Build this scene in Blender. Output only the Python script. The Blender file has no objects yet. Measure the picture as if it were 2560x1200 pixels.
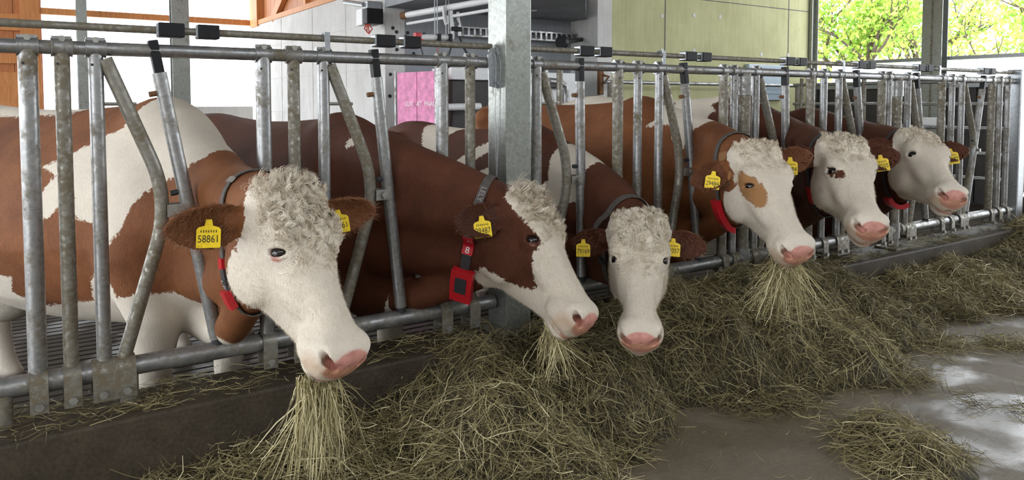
import bpy, bmesh, math, random
import numpy as np
from mathutils import Vector, Matrix
from mathutils.bvhtree import BVHTree

random.seed(7)
RNG = np.random.default_rng(11)
scene = bpy.context.scene
COL = scene.collection

# ------------------------------------------------------------------ camera
# world: X runs along the feed fence (to the right in the photo), Y into the stall, Z up,
# z = 0 is the feed alley floor.
FPX, CXP, HCAM = 1850.0, 1280.0, 1.25
TH, PITCH = math.radians(56.0), math.radians(3.0)
YCP = 256.0 + FPX * math.tan(PITCH)
AX = Vector((math.cos(TH), math.sin(TH), 0)); RT = Vector((math.sin(TH), -math.cos(TH), 0)); UP = Vector((0, 0, 1))
FW = AX * math.cos(PITCH) - UP * math.sin(PITCH); U2 = AX * math.sin(PITCH) + UP * math.cos(PITCH)
CAMP = Vector((0, 0, HCAM))
cam_d = bpy.data.cameras.new('camera'); cam = bpy.data.objects.new('camera', cam_d); COL.objects.link(cam)
cam_d.sensor_fit = 'HORIZONTAL'; cam_d.sensor_width = 36.0; cam_d.lens = FPX / 2560.0 * 36.0
cam_d.shift_y = (YCP - 600.0) / 2560.0
cam_d.clip_start = 0.05; cam_d.clip_end = 300
cam.matrix_world = Matrix(((RT.x, U2.x, -FW.x, 0), (RT.y, U2.y, -FW.y, 0), (RT.z, U2.z, -FW.z, HCAM), (0, 0, 0, 1)))
scene.camera = cam

# ------------------------------------------------------------------ light and exposure
world = bpy.data.worlds.new('overcast_sky'); scene.world = world; world.use_nodes = True
_bg = world.node_tree.nodes['Background']
_bg.inputs['Color'].default_value = (0.90, 0.95, 1.0, 1); _bg.inputs['Strength'].default_value = 1.9
sun_d = bpy.data.lights.new('sun', 'SUN'); sun_d.energy = 1.6; sun_d.angle = math.radians(6); sun_d.color = (1, 0.95, 0.86)
sun = bpy.data.objects.new('sun', sun_d); COL.objects.link(sun)
sun.rotation_euler = Vector((0.75, -0.35, -0.62)).to_track_quat('-Z', 'Y').to_euler()
scene.view_settings.view_transform = 'Standard'; scene.view_settings.look = 'None'
scene.view_settings.exposure = 1.7; scene.view_settings.gamma = 1.0
scene.view_settings.use_curve_mapping = False

# ------------------------------------------------------------------ helpers
def pray(x, y):
    return FW + RT * ((x - CXP) / FPX) - U2 * ((y - YCP) / FPX)
def on_y(x, y, Y):
    d = pray(x, y); return CAMP + d * (Y / d.y)
def on_x(x, y, X):
    d = pray(x, y); return CAMP + d * (X / d.x)
def on_z(x, y, Z):
    d = pray(x, y); return CAMP + d * ((Z - HCAM) / d.z)

def tag(o, label=None, cat=None, group=None, kind=None):
    if label: o['label'] = label
    if cat: o['category'] = cat
    if group: o['group'] = group
    if kind: o['kind'] = kind
    return o
def empty(name, loc=(0, 0, 0)):
    o = bpy.data.objects.new(name, None); COL.objects.link(o); o.location = loc
    o.empty_display_size = 0.1
    return o
def link(name, me, mat=None, parent=None):
    o = bpy.data.objects.new(name, me); COL.objects.link(o)
    if mat is not None and len(me.materials) == 0: me.materials.append(mat)
    if parent is not None: adopt(o, parent)
    return o
def world_of(o):
    m = o.matrix_parent_inverse @ o.matrix_basis if o.parent else o.matrix_basis.copy()
    return world_of(o.parent) @ m if o.parent else m
def adopt(o, parent):
    o.parent = parent; o.matrix_parent_inverse = world_of(parent).inverted()

def frame_of(d):
    d = Vector(d).normalized()
    a = Vector((0, 0, 1)) if abs(d.z) < 0.9 else Vector((1, 0, 0))
    u = d.cross(a).normalized(); v = d.cross(u).normalized()
    return d, u, v

class MB:
    def __init__(s): s.v = []; s.f = []
    def box(s, c, size, rot=None, bev=0):
        hx, hy, hz = [k / 2 for k in size]; b = len(s.v); c = Vector(c)
        pts = []
        if bev <= 0:
            for x in (-hx, hx):
                for y in (-hy, hy):
                    for z in (-hz, hz): pts.append(Vector((x, y, z)))
            fs = [(0, 1, 3, 2), (4, 6, 7, 5), (0, 4, 5, 1), (2, 3, 7, 6), (0, 2, 6, 4), (1, 5, 7, 3)]
        else:
            bm = bmesh.new(); bmesh.ops.create_cube(bm, size=1)
            for q in bm.verts: q.co = Vector((q.co.x * size[0], q.co.y * size[1], q.co.z * size[2]))
            bmesh.ops.bevel(bm, geom=list(bm.edges), offset=bev, segments=2, affect='EDGES', profile=0.6)
            bm.verts.index_update()
            pts = [q.co.copy() for q in bm.verts]; fs = [tuple(q.index for q in f.verts) for f in bm.faces]; bm.free()
        for p in pts: s.v.append(tuple(c + (rot @ p if rot is not None else p)))
        for f in fs: s.f.append(tuple(b + i for i in f))
        return s
    def span(s, a, b, bev=0):
        a = Vector(a); b = Vector(b)
        return s.box((a + b) / 2, [abs(k) for k in (b - a)], None, bev)
    def tube(s, pts, r, n=14, caps=True):
        pts = [Vector(p) for p in pts]; m = len(pts)
        rs = [r] * m if not hasattr(r, '__len__') else list(r)
        b = len(s.v)
        d0 = (pts[1] - pts[0]).normalized(); _, u, v = frame_of(d0)
        for i, p in enumerate(pts):
            if i == 0: d = pts[1] - pts[0]
            elif i == m - 1: d = pts[-1] - pts[-2]
            else: d = (pts[i + 1] - p).normalized() + (p - pts[i - 1]).normalized()
            d.normalize()
            u = (u - d * u.dot(d)).normalized(); v = d.cross(u)
            for k in range(n):
                t = 2 * math.pi * k / n
                s.v.append(tuple(p + (u * math.cos(t) + v * math.sin(t)) * rs[i]))
        for i in range(m - 1):
            for k in range(n):
                a = b + i * n + k; a2 = b + i * n + (k + 1) % n
                s.f.append((a, a2, a2 + n, a + n))
        if caps:
            s.f.append(tuple(b + k for k in reversed(range(n)))); s.f.append(tuple(b + (m - 1) * n + k for k in range(n)))
        return s
    def ell(s, c, rad, rot=None, nu=18, nv=12):
        b = len(s.v); c = Vector(c)
        for j in range(1, nv):
            ph = math.pi * j / nv
            for i in range(nu):
                t = 2 * math.pi * i / nu
                p = Vector((rad[0] * math.sin(ph) * math.cos(t), rad[1] * math.sin(ph) * math.sin(t), rad[2] * math.cos(ph)))
                s.v.append(tuple(c + (rot @ p if rot is not None else p)))
        top = len(s.v)
        for sg in (1, -1):
            p = Vector((0, 0, sg * rad[2])); s.v.append(tuple(c + (rot @ p if rot is not None else p)))
        for j in range(nv - 2):
            for i in range(nu):
                a = b + j * nu + i; a2 = b + j * nu + (i + 1) % nu
                s.f.append((a, a + nu, a2 + nu, a2))
        for i in range(nu):
            s.f.append((top, b + i, b + (i + 1) % nu)); q = b + (nv - 2) * nu
            s.f.append((top + 1, q + (i + 1) % nu, q + i))
        return s
    def plate(s, poly, a, u, v, th):
        """flat polygon (2d list) in the frame a,u,v with thickness th along u x v"""
        a, u, v = Vector(a), Vector(u), Vector(v); n = u.cross(v).normalized() * th / 2; b = len(s.v); m = len(poly)
        for sg in (-1, 1):
            for (x, y) in poly: s.v.append(tuple(a + u * x + v * y + n * sg))
        s.f.append(tuple(b + k for k in reversed(range(m)))); s.f.append(tuple(b + m + k for k in range(m)))
        for k in range(m):
            k2 = (k + 1) % m; s.f.append((b + k, b + k2, b + m + k2, b + m + k))
        return s
    def build(s, name, mat, parent=None, smooth=False):
        me = bpy.data.meshes.new(name); me.from_pydata(s.v, [], s.f); me.update()
        if smooth:
            me.polygons.foreach_set('use_smooth', [True] * len(me.polygons))
            try: me.set_sharp_from_angle(angle=math.radians(40))
            except Exception: pass
        return link(name, me, mat, parent)

def np_mesh(name, V, F, smooth=True):
    """V (n,3) float, F (m,k) int of one face size"""
    me = bpy.data.meshes.new(name)
    V = np.ascontiguousarray(V, dtype=np.float32); F = np.ascontiguousarray(F, dtype=np.int32)
    m, k = F.shape
    me.vertices.add(len(V)); me.vertices.foreach_set('co', V.ravel())
    me.loops.add(m * k); me.loops.foreach_set('vertex_index', F.ravel())
    me.polygons.add(m); me.polygons.foreach_set('loop_start', np.arange(0, m * k, k, dtype=np.int32))
    try: me.polygons.foreach_set('loop_total', np.full(m, k, dtype=np.int32))
    except Exception: pass
    me.polygons.foreach_set('use_smooth', np.full(m, smooth, dtype=bool))
    me.update(calc_edges=True); me.validate()
    return me
def fattr(me, name, vals):
    a = me.attributes.new(name, 'FLOAT', 'POINT'); a.data.foreach_set('value', np.ascontiguousarray(vals, dtype=np.float32))

def text_mesh(name, body, size, M, mat, parent, extrude=0.0004, sx=1.0):
    cu = bpy.data.curves.new(name, 'FONT'); cu.body = body; cu.size = size; cu.extrude = extrude
    cu.align_x = 'CENTER'; cu.align_y = 'CENTER'; cu.resolution_u = 3
    t = bpy.data.objects.new(name, cu)
    me = bpy.data.meshes.new_from_object(t); bpy.data.objects.remove(t)
    me.transform(M @ Matrix.Diagonal((sx, 1, 1, 1))); me.name = name
    me.materials.clear()
    return link(name, me, mat, parent)

# ------------------------------------------------------------------ materials
def newmat(name):
    m = bpy.data.materials.new(name); m.use_nodes = True
    nt = m.node_tree; b = nt.nodes['Principled BSDF']
    return m, nt, b
def nd(nt, t, **kw):
    n = nt.nodes.new(t)
    for k, v in kw.items():
        if k.startswith('i_'):
            n.inputs[int(k[2:])].default_value = v
        else: setattr(n, k, v)
    return n
def noise(nt, scale, detail=4, rough=0.55, dist=0.0, vec=None):
    n = nt.nodes.new('ShaderNodeTexNoise'); n.inputs['Scale'].default_value = scale; n.inputs['Detail'].default_value = detail
    n.inputs['Roughness'].default_value = rough; n.inputs['Distortion'].default_value = dist
    if vec is not None: nt.links.new(vec, n.inputs['Vector'])
    return n.outputs['Fac']
def ramp(nt, fac, stops, interp='LINEAR'):
    r = nt.nodes.new('ShaderNodeValToRGB'); e = r.color_ramp.elements; r.color_ramp.interpolation = interp
    while len(e) < len(stops): e.new(0.5)
    for k, (p, c) in enumerate(stops):
        e[k].position = p; e[k].color = (*c, 1) if len(c) == 3 else c
    nt.links.new(fac, r.inputs['Fac']); return r.outputs['Color']
def mixc(nt, fac, a, b, mode='MIX'):
    m = nt.nodes.new('ShaderNodeMix'); m.data_type = 'RGBA'; m.blend_type = mode
    for sock, val in ((m.inputs[0], fac), (m.inputs[6], a), (m.inputs[7], b)):
        if isinstance(val, (int, float)): sock.default_value = val
        elif isinstance(val, tuple): sock.default_value = (*val, 1) if len(val) == 3 else val
        else: nt.links.new(val, sock)
    return m.outputs[2]
def mth(nt, op, a, b=None, c=None, clamp=False):
    m = nt.nodes.new('ShaderNodeMath'); m.operation = op; m.use_clamp = clamp
    for k, val in enumerate((a, b, c)):
        if val is None: continue
        if isinstance(val, (int, float)): m.inputs[k].default_value = val
        else: nt.links.new(val, m.inputs[k])
    return m.outputs[0]
def mapr(nt, val, a, b, c=0.0, d=1.0, smooth=True):
    m = nt.nodes.new('ShaderNodeMapRange'); m.interpolation_type = 'SMOOTHSTEP' if smooth else 'LINEAR'
    nt.links.new(val, m.inputs[0])
    for k, q in zip((1, 2, 3, 4), (a, b, c, d)): m.inputs[k].default_value = q
    return m.outputs[0]
def bump(nt, b, h, strength=0.3, dist=0.01):
    n = nt.nodes.new('ShaderNodeBump'); n.inputs['Strength'].default_value = strength; n.inputs['Distance'].default_value = dist
    nt.links.new(h, n.inputs['Height']); nt.links.new(n.outputs['Normal'], b.inputs['Normal']); return n
def coords(nt, kind='Object', scale=(1, 1, 1)):
    t = nt.nodes.new('ShaderNodeTexCoord'); m = nt.nodes.new('ShaderNodeMapping'); m.inputs['Scale'].default_value = scale
    nt.links.new(t.outputs[kind], m.inputs['Vector']); return m.outputs['Vector']
def setp(b, **kw):
    for k, v in kw.items():
        k = k.replace('_', ' ')
        if isinstance(v, tuple) and len(v) == 3: v = (*v, 1)
        b.inputs[k].default_value = v
MAT = {}
def plain(name, col, rough=0.6, metal=0.0, var=0.25, scale=30, bmp=0.1):
    m, nt, b = newmat(name); v = coords(nt)
    f = noise(nt, scale, 5, vec=v)
    c = ramp(nt, f, [(0.3, tuple(k * (1 - var) for k in col)), (0.7, tuple(min(1, k * (1 + var)) for k in col))])
    nt.links.new(c, b.inputs['Base Color']); setp(b, Roughness=rough, Metallic=metal)
    if bmp: bump(nt, b, f, bmp, 0.004)
    MAT[name] = m; return m
def galvanised(name, dirt=0.45, tint=(1, 1, 1), metal=0.8):
    m, nt, b = newmat(name); v = coords(nt)
    vo = nt.nodes.new('ShaderNodeTexVoronoi'); vo.inputs['Scale'].default_value = 90; nt.links.new(v, vo.inputs['Vector'])
    sp = ramp(nt, vo.outputs['Color'], [(0.0, tuple(0.235 * k for k in tint)), (1.0, tuple(0.345 * k for k in tint))])
    n1 = noise(nt, 9, 6, 0.65, 0.4, vec=v); n2 = noise(nt, 60, 4, 0.6, vec=v)
    dm = mth(nt, 'MULTIPLY', mapr(nt, n1, 0.62 - dirt * 0.4, 0.9 - dirt * 0.4), mapr(nt, n2, 0.3, 0.6), clamp=True)
    c = mixc(nt, dm, sp, (0.13, 0.105, 0.065))
    nt.links.new(c, b.inputs['Base Color'])
    nt.links.new(mth(nt, 'MULTIPLY_ADD', dm, -metal, metal), b.inputs['Metallic'])
    nt.links.new(mth(nt, 'MULTIPLY_ADD', dm, 0.35, 0.36), b.inputs['Roughness'])
    bump(nt, b, n2, 0.12, 0.003); MAT[name] = m; return m
galvanised('galvanised', 0.50); galvanised('galvanised_dirty', 0.85, (0.85, 0.82, 0.72), 0.65); galvanised('galvanised_clean', 0.1, (1.1, 1.15, 1.2), 0.75)
galvanised('galvanised_pillar', 0.28, (1.0, 1.04, 0.96), 0.75)
plain('black_plastic', (0.008, 0.008, 0.009), 0.5, 0, 0.3); MAT['black_plastic'].node_tree.nodes['Principled BSDF'].inputs['Specular IOR Level'].default_value = 0.25
plain('rubber', (0.02, 0.02, 0.022), 0.7)
plain('steel_bolt', (0.32, 0.31, 0.28), 0.45, 0.7)
plain('rust', (0.16, 0.075, 0.03), 0.8, 0.1)
plain('white_paint', (0.72, 0.72, 0.72), 0.5, 0, 0.06)
plain('red_plastic', (0.50, 0.012, 0.02), 0.35, 0, 0.1)
plain('strap_grey', (0.075, 0.065, 0.058), 0.7, 0, 0.3, 80)
plain('strap_dark', (0.03, 0.03, 0.034), 0.6, 0, 0.3, 80)
plain('strap_print', (0.30, 0.27, 0.27), 0.7, 0, 0.05)
plain('tag_yellow', (0.85, 0.60, 0.01), 0.4, 0, 0.12, 60)
plain('tag_ink', (0.03, 0.022, 0.006), 0.6, 0, 0.1)
plain('white_ink', (0.85, 0.82, 0.8), 0.5, 0, 0.05)
plain('dark_panel', (0.032, 0.026, 0.025), 0.55, 0, 0.4, 6)
plain('pink_panel', (0.66, 0.22, 0.40), 0.55, 0, 0.28, 14)
plain('white_lamp', (0.7, 0.72, 0.74), 0.3, 0, 0.03)
plain('wire_red', (0.45, 0.05, 0.03), 0.5)
plain('hose_black', (0.02, 0.02, 0.02), 0.5)
plain('bark', (0.10, 0.075, 0.055), 0.9, 0, 0.4, 12, 0.5)
plain('glass_grey', (0.35, 0.42, 0.48), 0.2, 0, 0.1)
def concrete(name, c1, c2, rough=0.85, scale=2.2, streak=True):
    m, nt, b = newmat(name); v = coords(nt); vs = coords(nt, 'Object', (9, 9, 0.7))
    n1 = noise(nt, scale, 7, 0.62, 0.2, vec=v); n2 = noise(nt, 90, 4, 0.6, vec=v); n3 = noise(nt, 3.0, 5, 0.6, vec=vs)
    f = mth(nt, 'ADD', mth(nt, 'MULTIPLY', n1, 0.6), mth(nt, 'MULTIPLY', n3 if streak else n2, 0.4))
    c = ramp(nt, f, [(0.36, c1), (0.62, c2)])
    spots = mapr(nt, noise(nt, 26, 3, 0.5, vec=v), 0.68, 0.74)
    c = mixc(nt, mth(nt, 'MULTIPLY', spots, 0.4), c, tuple(k * 0.4 for k in c1))
    nt.links.new(c, b.inputs['Base Color']); setp(b, Roughness=rough); b.inputs['Specular IOR Level'].default_value = 0.2
    bump(nt, b, n2, 0.25, 0.004); MAT[name] = m; return m
concrete('concrete_light', (0.50, 0.49, 0.47), (0.64, 0.63, 0.61))
concrete('concrete_shade', (0.24, 0.25, 0.27), (0.34, 0.35, 0.37))  # same concrete, darkened in colour for the shaded recess faces
concrete('concrete_lit_olive', (0.40, 0.39, 0.21), (0.50, 0.49, 0.28))  # cast of yellow-green reflected light mixed into the base colour
concrete('concrete_dark', (0.10, 0.10, 0.10), (0.16, 0.16, 0.16))
concrete('concrete_curb', (0.026, 0.02, 0.013), (0.07, 0.055, 0.038), 0.55, 5, False)
def wood(name, c1, c2):
    m, nt, b = newmat(name); v = coords(nt, 'Object', (10, 10, 0.9))
    n1 = noise(nt, 4, 6, 0.6, 0.8, vec=v)
    nt.links.new(ramp(nt, n1, [(0.3, c1), (0.7, c2)]), b.inputs['Base Color']); setp(b, Roughness=0.6)
    bump(nt, b, n1, 0.1, 0.004); MAT[name] = m
wood('wood_orange', (0.44, 0.16, 0.045), (0.66, 0.28, 0.09))
wood('wood_board', (0.36, 0.125, 0.038), (0.54, 0.21, 0.07))
def ground(name, base1, base2, wet, film=1.0):
    m, nt, b = newmat(name); v = coords(nt); vs = coords(nt, 'Object', (3, 40, 1)); vs.node.inputs['Rotation'].default_value = (0, 0, 0.5)
    n1 = noise(nt, 1.6, 7, 0.6, 0.5, vec=v); n2 = noise(nt, 40, 5, 0.65, vec=v); n3 = noise(nt, 5, 5, 0.6, vec=vs)
    c = ramp(nt, mth(nt, 'ADD', mth(nt, 'MULTIPLY', n1, 0.6), mth(nt, 'MULTIPLY', n2, 0.4)), [(0.35, base1), (0.65, base2)])
    nt.links.new(c, b.inputs['Base Color'])
    w = mapr(nt, n1, 0.42, 0.56)
    nt.links.new(mth(nt, 'MULTIPLY_ADD', w, 0.35, wet), b.inputs['Roughness'])
    b.inputs['IOR'].default_value = 1.5; b.inputs['Specular IOR Level'].default_value = 0.5 * min(1.0, film + 0.1)
    nt.links.new(mapr(nt, n1, 0.44, 0.58, film, 0.0), b.inputs['Coat Weight']); b.inputs['Coat Roughness'].default_value = 0.20
    h = mth(nt, 'ADD', mth(nt, 'MULTIPLY', n2, 0.5), n3)
    bump(nt, b, h, 0.55, 0.007); MAT[name] = m
ground('alley_concrete', (0.125, 0.098, 0.066), (0.21, 0.172, 0.122), 0.30)
ground('stall_concrete', (0.035, 0.027, 0.02), (0.065, 0.052, 0.04), 0.58, 0.12)
plain('gravel', (0.55, 0.54, 0.52), 0.95, 0, 0.1)
plain('roof_panel', (0.42, 0.42, 0.43), 0.7, 0, 0.08)
def leafmat(name, c1, c2):
    m, nt, b = newmat(name)
    a = nt.nodes.new('ShaderNodeAttribute'); a.attribute_name = 'rnd'
    c = ramp(nt, a.outputs['Fac'], [(0, c1), (1, c2)])
    nt.links.new(c, b.inputs['Base Color']); setp(b, Roughness=0.5)
    tr = nt.nodes.new('ShaderNodeBsdfTranslucent'); nt.links.new(c, tr.inputs['Color'])
    mx = nt.nodes.new('ShaderNodeMixShader'); mx.inputs[0].default_value = 0.5
    nt.links.new(b.outputs[0], mx.inputs[1]); nt.links.new(tr.outputs[0], mx.inputs[2])
    nt.links.new(mx.outputs[0], nt.nodes['Material Output'].inputs['Surface']); MAT[name] = m
leafmat('leaves', (0.16, 0.34, 0.03), (0.60, 0.70, 0.16))
def haymat(name, stops):
    m, nt, b = newmat(name)
    a = nt.nodes.new('ShaderNodeAttribute'); a.attribute_name = 'rnd'
    nt.links.new(ramp(nt, a.outputs['Fac'], stops), b.inputs['Base Color']); setp(b, Roughness=0.6)
    MAT[name] = m
haymat('hay_strand', [(0, (0.040, 0.028, 0.012)), (0.28, (0.125, 0.098, 0.040)), (0.62, (0.29, 0.242, 0.108)), (0.86, (0.52, 0.45, 0.235)), (1, (0.76, 0.68, 0.43))])
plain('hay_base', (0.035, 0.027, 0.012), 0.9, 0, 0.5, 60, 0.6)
m_, nt_, b_ = newmat('curtain'); setp(b_, Base_Color=(0.8, 0.82, 0.84), Roughness=0.7)
_tr = nt_.nodes.new('ShaderNodeBsdfTranslucent'); _tr.inputs['Color'].default_value = (0.85, 0.88, 0.9, 1)
_mx = nt_.nodes.new('ShaderNodeMixShader'); _mx.inputs[0].default_value = 0.7
nt_.links.new(b_.outputs[0], _mx.inputs[1]); nt_.links.new(_tr.outputs[0], _mx.inputs[2]); nt_.links.new(_mx.outputs[0], nt_.nodes['Material Output'].inputs['Surface']); MAT['curtain'] = m_

# ------------------------------------------------------------------ the setting
def struct(name, mb, mat, label=None, smooth=False):
    o = mb.build(name, MAT[mat], None, smooth); tag(o, label, None, None, 'structure'); return o
ZS = -0.18                     # stall floor
CY0, CY1, CZ = 2.48, 2.73, 0.29  # feed curb
XB = 11.2                      # far end wall
YW = 7.5                       # concrete wall with the olive light tint
YG = 8.07                      # grey recess wall
XL = 3.65                      # side wall of the concrete block
YBK = 13.9                     # back of the barn
struct('ground', MB().span((-80, -80, -0.5), (90, 90, -0.45)), 'gravel', 'pale gravel yard outside the barn')
struct('floor', MB().span((-7, -3.2, -0.3), (14.5, CY0, 0.0)), 'alley_concrete', 'wet brown concrete floor of the feed alley')
fs = struct('floor_stall', MB().span((-7, CY1, -0.4), (XB, YBK + 0.3, ZS - 0.02)), 'stall_concrete', 'wet slatted concrete floor behind the feed fence')
m = MB(); y = CY1 + 0.02
while y < 8.0:
    m.span((-1.2, y, ZS - 0.02), (XB - 0.05, y + 0.062, ZS)); y += 0.085
sl = m.build('floor_slats', MAT['stall_concrete'], fs); tag(sl, kind='stuff')
struct('curb', MB().span((-7, CY0, -0.35), (8.2, CY1, CZ), 0.012), 'concrete_curb', 'low dirty concrete kerb carrying the feed fence')
struct('ceiling', MB().span((-7, -3.2, 4.2), (XB + 0.4, YBK + 0.6, 4.3)), 'roof_panel', 'unseen grey barn roof panels, added to shut out sky light')  # unseen roof, added to keep the sky from lighting the stall from above
struct('wall_front', MB().span((-7, -3.3, -0.2), (14.5, -3.2, 3.3)), 'concrete_light', 'unseen concrete wall below open eaves on the camera side, added to cut front light')  # unseen wall, added; its height sets how much front light enters

# concrete block with recess
m = MB(); m.span((XL, YG, ZS - 0.1), (XL + 0.25, YBK, 2.62))
wl = struct('wall_left', m, 'concrete_light', 'pale board-marked concrete side wall under the timber gable')
for k, z in enumerate((0.55, 1.1, 1.65, 2.2)):
    m = MB(); m.span((XL - 0.006, YG + 0.02, z), (XL, YBK - 0.02, z + 0.012)); m.build('formwork_ridge', MAT['concrete_light'], wl)
for y in (9.3, 10.6, 12.1):
    m = MB(); m.span((XL - 0.006, y, ZS), (XL, y + 0.014, 2.6)); m.build('formwork_ridge', MAT['concrete_light'], wl)
wg = struct('wall_recess', MB().span((XL + 0.25, YG, ZS - 0.1), (6.6, YG + 0.2, 2.4)).span((XL, YG + 0.004, ZS - 0.1), (XL + 0.25, YG + 0.01, 2.4)), 'concrete_shade', 'concrete wall inside the recess, its shade painted in as grey')
for (px, py) in [(1033, 57), (1019, 82), (1034, 134), (992, 124), (982, 70), (976, 186), (974, 240), (1014, 92), (991, 80), (1060, 86)]:
    p = on_y(px, py, YG); MB().tube([(p.x, YG + 0.002, p.z), (p.x, YG - 0.006, p.z)], 0.022, 8).build('tie_hole', MAT['rubber'], wg)
struct('ceiling_recess', MB().plate([(XL, 4.42), (6.30, 7.60), (6.42, 7.72), (6.42, YG), (XL, YG)], (0, 0, 2.49), (1, 0, 0), (0, 1, 0), 0.26), 'concrete_shade', 'concrete slab over the recess')
wr = struct('wall_right', MB().span((6.66, YW, ZS - 0.1), (11.1, YW + 0.25, 4.2)), 'concrete_lit_olive', 'concrete wall with panel joints, yellow-green light painted into its colour')
struct('trim_1', MB().span((6.41, YW - 0.01, ZS - 0.1), (6.66, YW + 0.25, 4.2)).span((6.425, YW + 0.2, ZS - 0.1), (6.6, YG, 2.62)), 'concrete_light', 'concrete wall end at the edge of the recess, its lit side painted pale')  # separate paler piece, painting the brightness of the lit wall end
jx = [7.66, 10.46]; zj = 2.75
m = MB()
for x in jx: m.span((x - 0.008, YW - 0.004, ZS), (x + 0.008, YW, 4.2))
m.span((6.66, YW - 0.004, zj - 0.006), (11.1, YW, zj + 0.006))
m.build('panel_joint', MAT['concrete_dark'], wr)
for (px, py) in [(1655, 126), (1735, 126), (1903, 136), (1970, 138), (1655, 40), (1735, 38), (1800, 42)]:
    p = on_y(px, py, YW); MB().tube([(p.x, YW + 0.002, p.z), (p.x, YW - 0.006, p.z)], 0.03, 12).build('anchor_plug', MAT['concrete_light'], wr)

# back facade: timber panel at the left, open bays, steel columns, gable
wb = struct('wall_back', MB().span((-3.0, YBK + 0.06, 0.6), (0.42, YBK + 0.1, 4.2)), 'wood_board', 'orange timber boarding at the back of the barn')
x = -1.0
while x < 0.2:
    MB().span((x, YBK + 0.02, 0.6), (x + 0.205, YBK + 0.06, 4.2), 0.006).build('board', MAT['wood_board'], wb); x += 0.21
MB().span((0.14, YBK - 0.06, 0.5), (0.40, YBK + 0.06, 4.2), 0.01).build('post', MAT['wood_orange'], wb)
for z0, z1 in ((2.36, 2.62), (1.85, 2.0), (1.15, 1.72)):
    MB().span((-3, YBK - 0.05, z0), (0.14, YBK + 0.02, z1), 0.006).build('batten', MAT['wood_orange'], wb)
b0 = on_y(104, 25, YBK); b1 = on_y(617, 60, YBK)
struct('trim_2', MB().span((0.40, YBK - 0.04, 2.64), (XL, YBK + 0.04, 2.74)), 'wood_orange', 'thin timber beam crossing the open back bays')
struct('trim_3', MB().span((2.5, YBK - 0.5, 0.4), (3.52, YBK - 0.2, 1.18)), 'concrete_light', 'low concrete wall behind the left cows')
def column(px0, px1, Y, dpt, name, label, mat='galvanised_pillar', z1=4.2):
    a = on_y(px0, 100, Y); c = on_y(px1, 100, Y); w = c.x - a.x
    o = empty(name, ((a.x + c.x) / 2, Y, ZS)); tag(o, label, 'column')
    MB().span((a.x, Y, ZS), (c.x, Y + 0.012, z1)).span((a.x, Y + dpt, ZS), (c.x, Y + dpt + 0.012, z1)).build('flange', MAT[mat], o)
    MB().span((a.x + w / 2 - 0.006, Y + 0.012, ZS), (a.x + w / 2 + 0.006, Y + dpt, z1)).build('web', MAT[mat], o)
    MB().span((a.x - 0.04, Y - 0.04, ZS), (c.x + 0.04, Y + dpt + 0.05, ZS + 0.02)).build('base_plate', MAT[mat], o)
    return o
column(193, 219, YBK - 0.4, 0.16, 'steel_column', 'slim steel column in the bright bays beside the timber panel')
column(430, 474, YBK - 1.6, 0.18, 'steel_column', 'wider steel column before the bright left bays')
# timber gable above the side wall
zl = lambda y: 2.60 + (y - 9.257) * 0.0145
g = empty('timber_gable', (XL, 9.0, 2.62)); tag(g, 'orange boarded timber gable with diagonal brace above concrete wall', 'gable')
y = 6.0; k = 0
while y < 13.4:
    MB().span((XL + 0.08, y, 2.62), (XL + 0.11, y + 0.235, 4.15), 0.004).build('board', MAT['wood_board'], g); y += 0.24
MB().span((XL - 0.02, 6.0, 2.62), (XL + 0.08, 13.4, 2.70), 0.006).build('sill_beam', MAT['wood_orange'], g)
MB().span((XL - 0.04, 13.38, 2.60), (XL + 0.16, 13.86, 4.2), 0.008).build('corner_post', MAT['wood_orange'], g)
for yy in (10.9, 8.6):
    MB().span((XL - 0.0, yy, 2.70), (XL + 0.08, yy + 0.14, 4.15), 0.006).build('stud', MAT['wood_orange'], g)
a = Vector((XL + 0.03, 12.6, 2.66)); c = Vector((XL + 0.03, 10.9, 3.6)); d = (c - a)
R = d.to_track_quat('X', 'Z').to_matrix()
MB().box((a + c) / 2, (d.length, 0.08, 0.17), R, 0.006).build('diagonal_brace', MAT['wood_orange'], g)

# far end wall with window openings
def yx(px): return on_x(px, 100, XB).y
we = struct('wall_end', MB().span((XB, 2.9, ZS - 0.1), (XB + 0.08, YW + 0.3, 1.50)), 'dark_panel', 'dark panel wall below the far window')
ys = [3.2, 4.1, 4.95, 5.75, 6.6, 7.35]
for a, c in zip(ys[:-1], ys[1:]):
    MB().span((XB - 0.03, a + 0.012, ZS + 0.02), (XB, c - 0.012, 1.46), 0.004).build('panel', MAT['dark_panel'], we)
MB().span((XB - 0.06, 2.9, 1.46), (XB + 0.1, YW, 1.56), 0.004).build('cap_rail', MAT['galvanised_clean'], we)
wn = struct('window_1', MB().span((XB - 0.03, 2.9, 1.86), (XB + 0.05, 7.2, 1.91)), 'galvanised_clean', 'open window bays in the far end wall')
MB().span((XB + 0.02, 2.9, 1.57), (XB + 0.03, 7.2, 1.855)).build('rolled_curtain', MAT['curtain'], wn)
def xcol(px0, px1, label):
    y0, y1 = yx(px0), yx(px1)
    o = empty('steel_column', (XB - 0.1, (y0 + y1) / 2, ZS)); tag(o, label, 'column')
    MB().span((XB - 0.2, y1, ZS), (XB - 0.188, y0, 4.2)).span((XB - 0.04, y1, ZS), (XB - 0.028, y0, 4.2)).build('flange', MAT['galvanised_pillar'], o)
    ym = (y0 + y1) / 2
    MB().span((XB - 0.188, ym - 0.008, ZS), (XB - 0.04, ym + 0.008, 4.2)).build('web', MAT['galvanised_pillar'], o)
    MB().span((XB - 0.21, ym - 0.012, ZS), (XB - 0.2, ym + 0.012, 4.2)).build('seam', MAT['galvanised_dirty'], o)
xcol(2028, 2048, 'steel column where the olive-tinted wall meets the window')
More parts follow.
